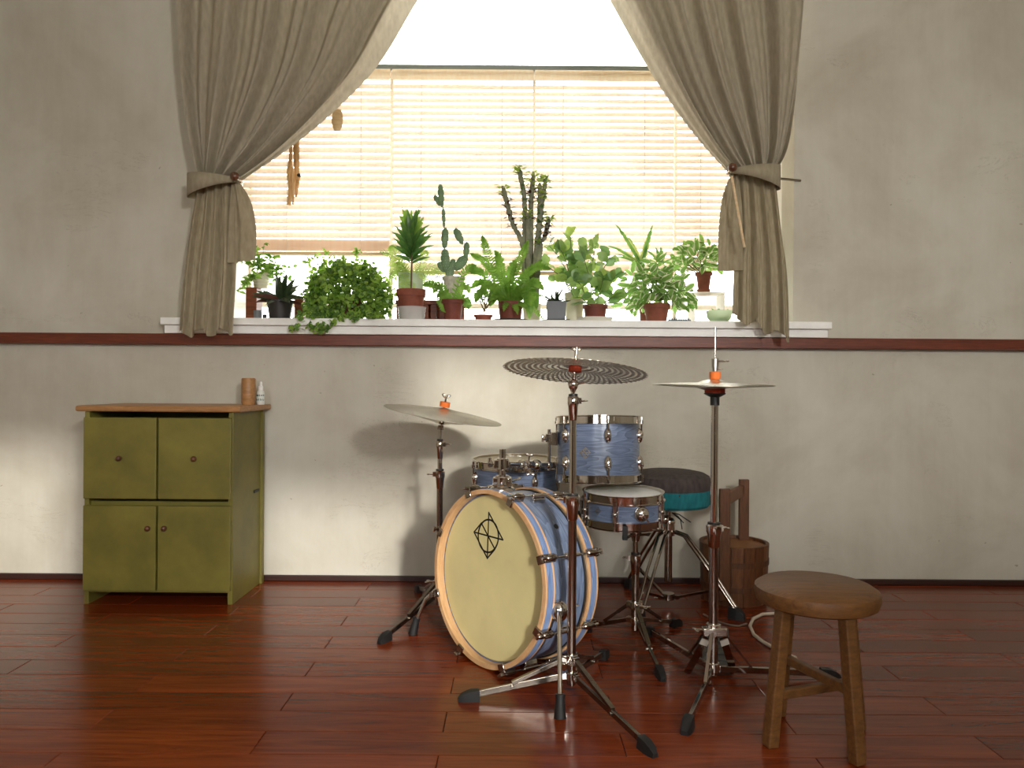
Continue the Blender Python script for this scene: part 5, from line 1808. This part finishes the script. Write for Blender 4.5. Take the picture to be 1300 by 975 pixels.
for i, tr in enumerate(tips):
    m = MB(); frond(m, curve_px(tr, d, d + (-0.09, -0.02, 0.06)[i % 3], 10), 0.031, 32, rnd, 0.55)
    part(m, 'frond', G_fern, r, auto=False)
for i in range(26):
    m = MB(); frond(m, arc(c0, sph(i * 2.399, rnd.uniform(0.35, 1.25)), rnd.uniform(0.11, 0.2), rnd.uniform(0.7, 1.8), 9), 0.021, 18, rnd, 0.45)
    part(m, 'frond', G_fern, r, auto=False)

# tall euphorbia behind the fern
rnd = random.Random(41)
d = 3.70
b0 = at_sill(675, d)
r = thing('potted_euphorbia', 'tall many-armed columnar cactus with leafy tips in a pale pot', 'plant', b0)
zt = P(675, 386, d).z - SILL
pot(r, b0, 0.048, 0.038, zt, M_potc)
s_ = d / FPX
cols = [([(668, 390), (665.5, 350), (666, 260), (661, 226), (658.5, 212)], 2.9), ([(674, 390), (674, 350), (674, 262), (675.5, 240), (677, 218)], 2.9), ([(679, 390), (679, 350), (684, 292), (686, 266), (685, 232)], 3.6),
        ([(666, 320), (660, 302), (650, 282), (642, 252), (638, 236)], 3.1), ([(681, 390), (682.5, 350), (687, 306)], 3.0), ([(687, 307), (692, 300), (697, 275)], 2.9), ([(686, 280), (688, 262), (692, 232), (690, 226)], 2.5), ([(671, 390), (670, 340), (670, 300), (669.5, 270)], 2.4)]
for q, (tr, rad) in enumerate(cols):
    dy = (0.0, 0.012, -0.012, 0.0, -0.02, -0.02, 0.01, -0.018)[q]
    n = 26
    pts = curve_px(tr, d + dy, d + dy, n)
    vs = []; fs = []
    nr_ = 12
    for i, p in enumerate(pts):
        tp = min(1.0, (n - i) / 5.0) ** 0.6
        for k in range(nr_):
            a = 2 * math.pi * k / nr_
            rr = rad * s_ * tp * (1 + 0.26 * math.cos(3 * (a - 1.57))) * (1 + (0.06 if i % 2 else -0.06) * (math.cos(3 * (a - 1.57)) > 0.5))
            vs.append(p + Vector((rr * math.cos(a), rr * math.sin(a), 0)))
    for i in range(n - 1):
        for k in range(nr_): fs.append((i * nr_ + k, i * nr_ + (k + 1) % nr_, (i + 1) * nr_ + (k + 1) % nr_, (i + 1) * nr_ + k))
    fs.append(tuple(range((n - 1) * nr_, n * nr_)))
    col = part(MB().add(vs, fs), 'column', G_euph, r)
    lf = MB(); lf2 = MB()
    for i in range(n):
        if q in (4, 7) and i < n - 4: continue
        if i > n * 0.42:
            for k in range(6 if i > n - 6 else 4):
                a = rnd.uniform(0, 6.28)
                pp = pts[i] + Vector((math.cos(a), math.sin(a), 0)) * rad * s_ * 1.05
                (lf2 if i > n - 7 else lf).grid(leaf_rows(rnd.uniform(0.022, 0.036), 0.014, 0.5, 0.3, 3), along(pp, Vector((math.cos(a), math.sin(a), rnd.uniform(-0.2, 0.9)))))
    if lf.v: part(lf, 'side_leaves', G_red if q % 2 else G_pepd, col, kind='stuff')
    if lf2.v: part(lf2, 'tip_leaves', G_lime, col, kind='stuff')

# grey square pot with a little aloe
d = 3.54
c = at_sill(706, d)
solo(MB().box((c.x, d, SILL + 0.004), (0.122, 0.11, 0.008)), 'plant_tray', M_potd, 'flat black square tray under the grey square pot', 'tray', c, smooth=False, bevel=0.002)
b0 = c + Vector((0, 0, 0.0085))
r = thing('potted_aloe', 'small dark spiky aloe in a grey square pot', 'plant', b0)
pot(r, b0, 0.0475, 0.043, P(706, 383.5, d).z - b0.z, M_potg, square=True)
zt = P(706, 386, d).z
lm = [MB().grid(leaf_rows(L, 0.011, cu, 0.6, 5, 0.45)).mesh('leaf', G_dark) for L, cu in ((0.085, 0.4), (0.10, 0.7))]
for i in range(22):
    inst(lm[i % 2], 'leaf', r, along((c.x + rnd.uniform(-.02, .02), d, zt), sph(i * 2.4, rnd.uniform(0.25, 1.3)), (0, -1, 0.4), 0.0, rnd.uniform(0.7, 1.1)))


def bushy(r, top, stems, lm, rnd, sname='stem', per=6, spread=(0.1, 1.1)):
    """upright stems with alternate broad leaves"""
    for pts in stems:
        part(MB().tube(pts, [0.0034 - 0.0018 * i / (len(pts) - 1) for i in range(len(pts))], 7), sname, M_stem, r)
        n = len(pts)
        for j in range(per):
            t = 0.28 + 0.72 * j / (per - 1)
            k = min(int(t * (n - 1)), n - 2)
            p = pts[k].lerp(pts[k + 1], t * (n - 1) - k)
            el = rnd.uniform(*spread) if j < per - 1 else rnd.uniform(0.8, 1.4)
            inst(lm[rnd.randrange(len(lm))], 'leaf', r, along(p, flat_sph(rnd.uniform(0, 6.28), el), facing(rnd), rnd.uniform(-0.5, 0.5), rnd.uniform(0.9, 1.3)))


# pale peperomia in a cream pot
rnd = random.Random(53)
d = 3.70
c = at_sill(729, d)
saucer('plant_saucer', 'black saucer under the cream pot of the tall peperomia', c, 0.062, 0.010, M_potd)
b0 = c + Vector((0, 0, 0.0045))
r = thing('potted_peperomia', 'tall round-leaved peperomia in a cream pot, behind the grey square pot', 'plant', b0)
pot(r, b0, 0.050, 0.040, P(729, 372, d).z - b0.z, M_potc)
lmp = [MB().grid(leaf_rows(L, W, cu, 0.22, 6, 1.15)).mesh('leaf', mt) for L, W, cu, mt in ((0.060, 0.044, 0.5, G_pep), (0.052, 0.040, 0.9, G_pep), (0.066, 0.042, 0.3, G_pepd), (0.046, 0.036, 0.6, G_lime))]
stems = [curve_px(tr, d, d + e, 8) for tr, e in (([(727, 378), (722, 350), (708, 325), (697, 312)], 0), ([(729, 378), (728, 345), (725, 315), (724, 298)], .02), ([(731, 378), (735, 350), (742, 325), (748, 312)], -.02), ([(726, 378), (716, 355), (704, 345), (695, 338)], -.06),
                                                ([(728, 378), (722, 345), (716, 325), (712, 318)], -.08), ([(730, 378), (734, 350), (733, 330), (737, 316)], -.07), ([(728, 378), (720, 360), (712, 356), (704, 358)], -.08), ([(731, 378), (740, 358), (747, 345), (754, 340)], .0))]
bushy(r, None, stems, lmp, rnd, per=11)

# second peperomia in a terracotta bowl on a white saucer
rnd = random.Random(59)
d = 3.56
c = at_sill(755.5, d)
saucer('plant_saucer', 'wide white saucer under the terracotta bowl', c, 0.087, 0.021, M_white)
b0 = c + Vector((0, 0, 0.0045))
r = thing('potted_peperomia', 'leafy peperomia in a low terracotta bowl on the white saucer', 'plant', b0)
pot(r, b0, 0.059, 0.048, P(755, 387.5, d).z - b0.z, M_terrad, rim=0.014)
stems = [curve_px(tr, d, d + e, 8) for tr, e in (([(752, 390), (750, 360), (752, 335), (756, 312)], .04), ([(755, 390), (758, 360), (768, 338), (774, 326)], .02), ([(757, 390), (764, 370), (772, 360), (780, 352)], -.03), ([(750, 390), (742, 372), (736, 360), (728, 356)], -.06),
                                                ([(754, 390), (752, 365), (746, 345), (742, 330)], -.03), ([(756, 390), (760, 375), (764, 362), (766, 350)], -.07), ([(752, 390), (744, 384), (738, 378), (730, 378)], -.06), ([(758, 390), (768, 384), (776, 378), (782, 378)], -.04))]
bushy(r, None, stems, lmp, rnd, per=10, spread=(-0.1, 0.9))
inst(lmp[2], 'leaf', r, along(P(766, 386, d - 0.04), Vector((1, -0.3, 0.08)), s=1.25))
inst(lmp[2], 'leaf', r, along(P(744, 384, d - 0.04), Vector((-1, -0.4, -0.05)), s=1.3))

# striped dracaena behind the variegated plant
rnd = random.Random(61)
d = 3.74
b0 = at_sill(824, d)
r = thing('potted_striped_dracaena', 'long striped strap leaves rising behind the variegated bush', 'plant', b0)
pot(r, b0, 0.055, 0.042, 0.10, M_terra, rim=0.02)
for tr in ([(822, 385), (819, 360), (812, 338)], [(825, 385), (828, 360), (836, 334)]):
    part(MB().tube(curve_px(tr, d, d, 6), 0.004, 8), 'stem', M_bark, r)
lm = [MB().grid(leaf_rows(L, 0.028, cu, 0.35, 8, 0.6)).mesh('leaf', G_strap) for L, cu in ((0.20, 0.25), (0.17, 0.7), (0.13, 0.9), (0.21, 0.5))]


def strap(px0, py0, px1, py1, dy, k, s=1.0):
    a, b_ = P(px0, py0, d), P(px1, py1, d + dy)
    L = (0.20, 0.17, 0.13, 0.21)[k]
    inst(lm[k], 'leaf', r, along(a, b_ - a + Vector((0, 0, 0.22 * (b_ - a).length * (k in (1, 2)))), up=(0.1, -0.75, 0.65), s=(b_ - a).length / L * 1.03))


for a in ((813, 336, 785, 281, .0, 0), (813, 336, 829, 284, .01, 0), (812, 338, 774, 307, -.03, 1), (812, 338, 788, 322, -.06, 2), (813, 336, 801, 295, .02, 3), (814, 338, 825, 307, -.04, 2), (812, 338, 780, 317, .05, 1),
          (837, 336, 836, 309, .0, 2), (837, 336, 823, 313, -.02, 2), (838, 336, 848, 318, -.02, 2), (837, 336, 828, 318, .03, 2), (838, 336, 843, 307, .02, 2), (836, 338, 818, 325, -.04, 2), (838, 338, 853, 327, -.03, 2)):
    strap(*a)

# variegated bush in terracotta
rnd = random.Random(67)
d = 3.56
b0 = at_sill(833.5, d)
r = thing('potted_variegated_bush', 'bushy cream-edged variegated plant in a terracotta pot at the front of the sill', 'plant', b0)
zt = P(833, 386, d).z - b0.z
pot(r, b0, 0.063, 0.046, zt, M_terra, rim=0.022)
lmv = [MB().grid(leaf_rows(L, W, cu, 0.25, 5, 0.9)).mesh('leaf', G_pothos) for L, W, cu in ((0.043, 0.027, 0.5), (0.038, 0.025, 1.0), (0.047, 0.028, 0.2), (0.032, 0.021, 0.7))]
cen = Vector((b0.x, d - 0.01, P(834, 374, d).z))
ms = MB()
for i in range(285):
    az = i * 2.399; el = math.asin(rnd.uniform(-0.42, 1))
    n_ = sph(az, el)
    q = rnd.uniform(0.15, 1.0) ** 0.55
    p = cen + Vector((n_.x * 0.165, n_.y * 0.115, n_.z * 0.165)) * q
    if i % 3 == 0: ms.tube([cen + Vector((n_.x * 0.02, n_.y * 0.02, -0.03)), cen.lerp(p, 0.6) + Vector((0, 0, 0.01)), p], 0.0012, 4, caps=False)
    dd = Vector((n_.x * 0.8 + rnd.uniform(-.8, .8), n_.y * 0.25 + rnd.uniform(-.3, .2), n_.z * 0.7 + rnd.uniform(-.9, .5)))
    inst(lmv[i % 4], 'leaf', r, along(p, dd, facing(rnd), rnd.uniform(-0.7, 0.7), rnd.uniform(0.95, 1.35)))
for px, py in ((806, 398), (874, 392), (884, 388), (864, 383), (800, 386)):
    inst(lmv[1], 'leaf', r, along(P(px, py - 4, d - 0.03), Vector((rnd.uniform(-.4, .4), -0.2, -1)), s=0.9))
    ms.tube([cen, P((px + 834) / 2, py - 22, d - 0.02), P(px, py - 4, d - 0.03)], 0.001, 4, caps=False)
part(ms, 'stems', M_stem, r, kind='stuff')

# right: variegated plant in a terracotta pot on a white stand
rnd = random.Random(71)
d = 3.87
zs = P(893, 373, d).z
c = at_sill(896, d)
r = thing('plant_stand', 'white plant stand box at the right, under the small terracotta pot', 'stand', c)
M_glow = clothmat('thin_white_panel', (248, 247, 243), (250, 249, 246), 0.85, 0)
for dx in (-1, 1): part(MB().box((c.x + dx * 0.075, d, (SILL + zs) / 2), (0.004, 0.15, zs - SILL - 0.006)), 'side', M_glow, r, smooth=False)
part(MB().box((c.x, d, zs - 0.003), (0.16, 0.16, 0.006)), 'top', M_glow, r, smooth=False)
b0 = Vector((P(893, 400, d).x, d, zs + 0.0005))
saucer('plant_saucer', 'terracotta saucer under the small pot on the white stand', b0, 0.036, 0.022, M_terra)
b1 = b0 + Vector((0, 0, 0.0045))
r = thing('potted_variegated_trailer', 'light variegated plant in a small terracotta pot beside the right curtain', 'plant', b1)
pot(r, b1, 0.044, 0.026, P(893, 346, d).z - b1.z, M_terra, rim=0.016)
cen = Vector((P(881, 400, d).x, d - 0.01, P(885, 340, d).z))
ms = MB()
for i in range(130):
    az = i * 2.399; el = math.asin(rnd.uniform(-0.1, 1))
    n_ = sph(az, el); q = rnd.uniform(0.4, 1.0) ** 0.6
    p = cen + Vector((n_.x * 0.135, n_.y * 0.10, n_.z * 0.135)) * q
    if i % 3 == 0: ms.tube([Vector((b1.x, d, zs + 0.09)), cen.lerp(p, 0.5), p], 0.0012, 4, caps=False)
    inst(lmv[i % 4], 'leaf', r, along(p, Vector((n_.x * 0.8 + rnd.uniform(-.8, .8), n_.y * 0.25 + rnd.uniform(-.3, .2), n_.z * 0.7 + rnd.uniform(-.8, .5))), facing(rnd), rnd.uniform(-0.7, 0.7), rnd.uniform(0.95, 1.35)))
part(ms, 'stems', M_stem, r, kind='stuff')

# pale glass bowl and a dark ribbed mat at the right end
rnd = random.Random(73)
d = 3.60
b0 = at_sill(913, d)
r = thing('planted_bowl', 'pale green frosted bowl with small sprouts beside the right curtain', 'bowl', b0)
part(MB().lathe([(0, 0), (0.034, 0), (0.056, 0.028), (0.063, 0.062)], 40, Matrix.Translation(b0)), 'bowl_body', M_bowl, r)
part(MB().lathe([(0.0565, 0.028), (0, 0.030)], 32, Matrix.Translation(b0)), 'gravel', M_white, r)
m = MB()
for i in range(16):
    p = b0 + Vector((rnd.uniform(-.045, .045), rnd.uniform(-.045, .03), 0.052))
    m.grid(leaf_rows(0.024, 0.013, 0.5, 0.3, 3), along(p, sph(rnd.uniform(0, 6.28), rnd.uniform(0.5, 1.3))))
part(m, 'sprouts', G_fern, r, kind='stuff')
c = at_sill(862, 3.49)
M_rib = pbr('slate_blue_rubber', (74, 84, 92), 0.5)
r = thing('ribbed_scrubber', 'flat dark ribbed scrubbing mat on the sill right of the variegated bush', 'mat', c)
part(MB().box((c.x, c.y, SILL + 0.004), (0.10, 0.05, 0.008)), 'mat_base', M_rib, r, smooth=False, bevel=0.002)
for i in range(9):
    x = c.x - 0.044 + i * 0.011
    part(MB().tube([(x - 0.004, c.y - 0.022, SILL + 0.010), (x, c.y, SILL + 0.0155), (x + 0.004, c.y + 0.022, SILL + 0.010)], 0.0032, 6), 'rib', M_potd if i % 2 else M_rib, r)
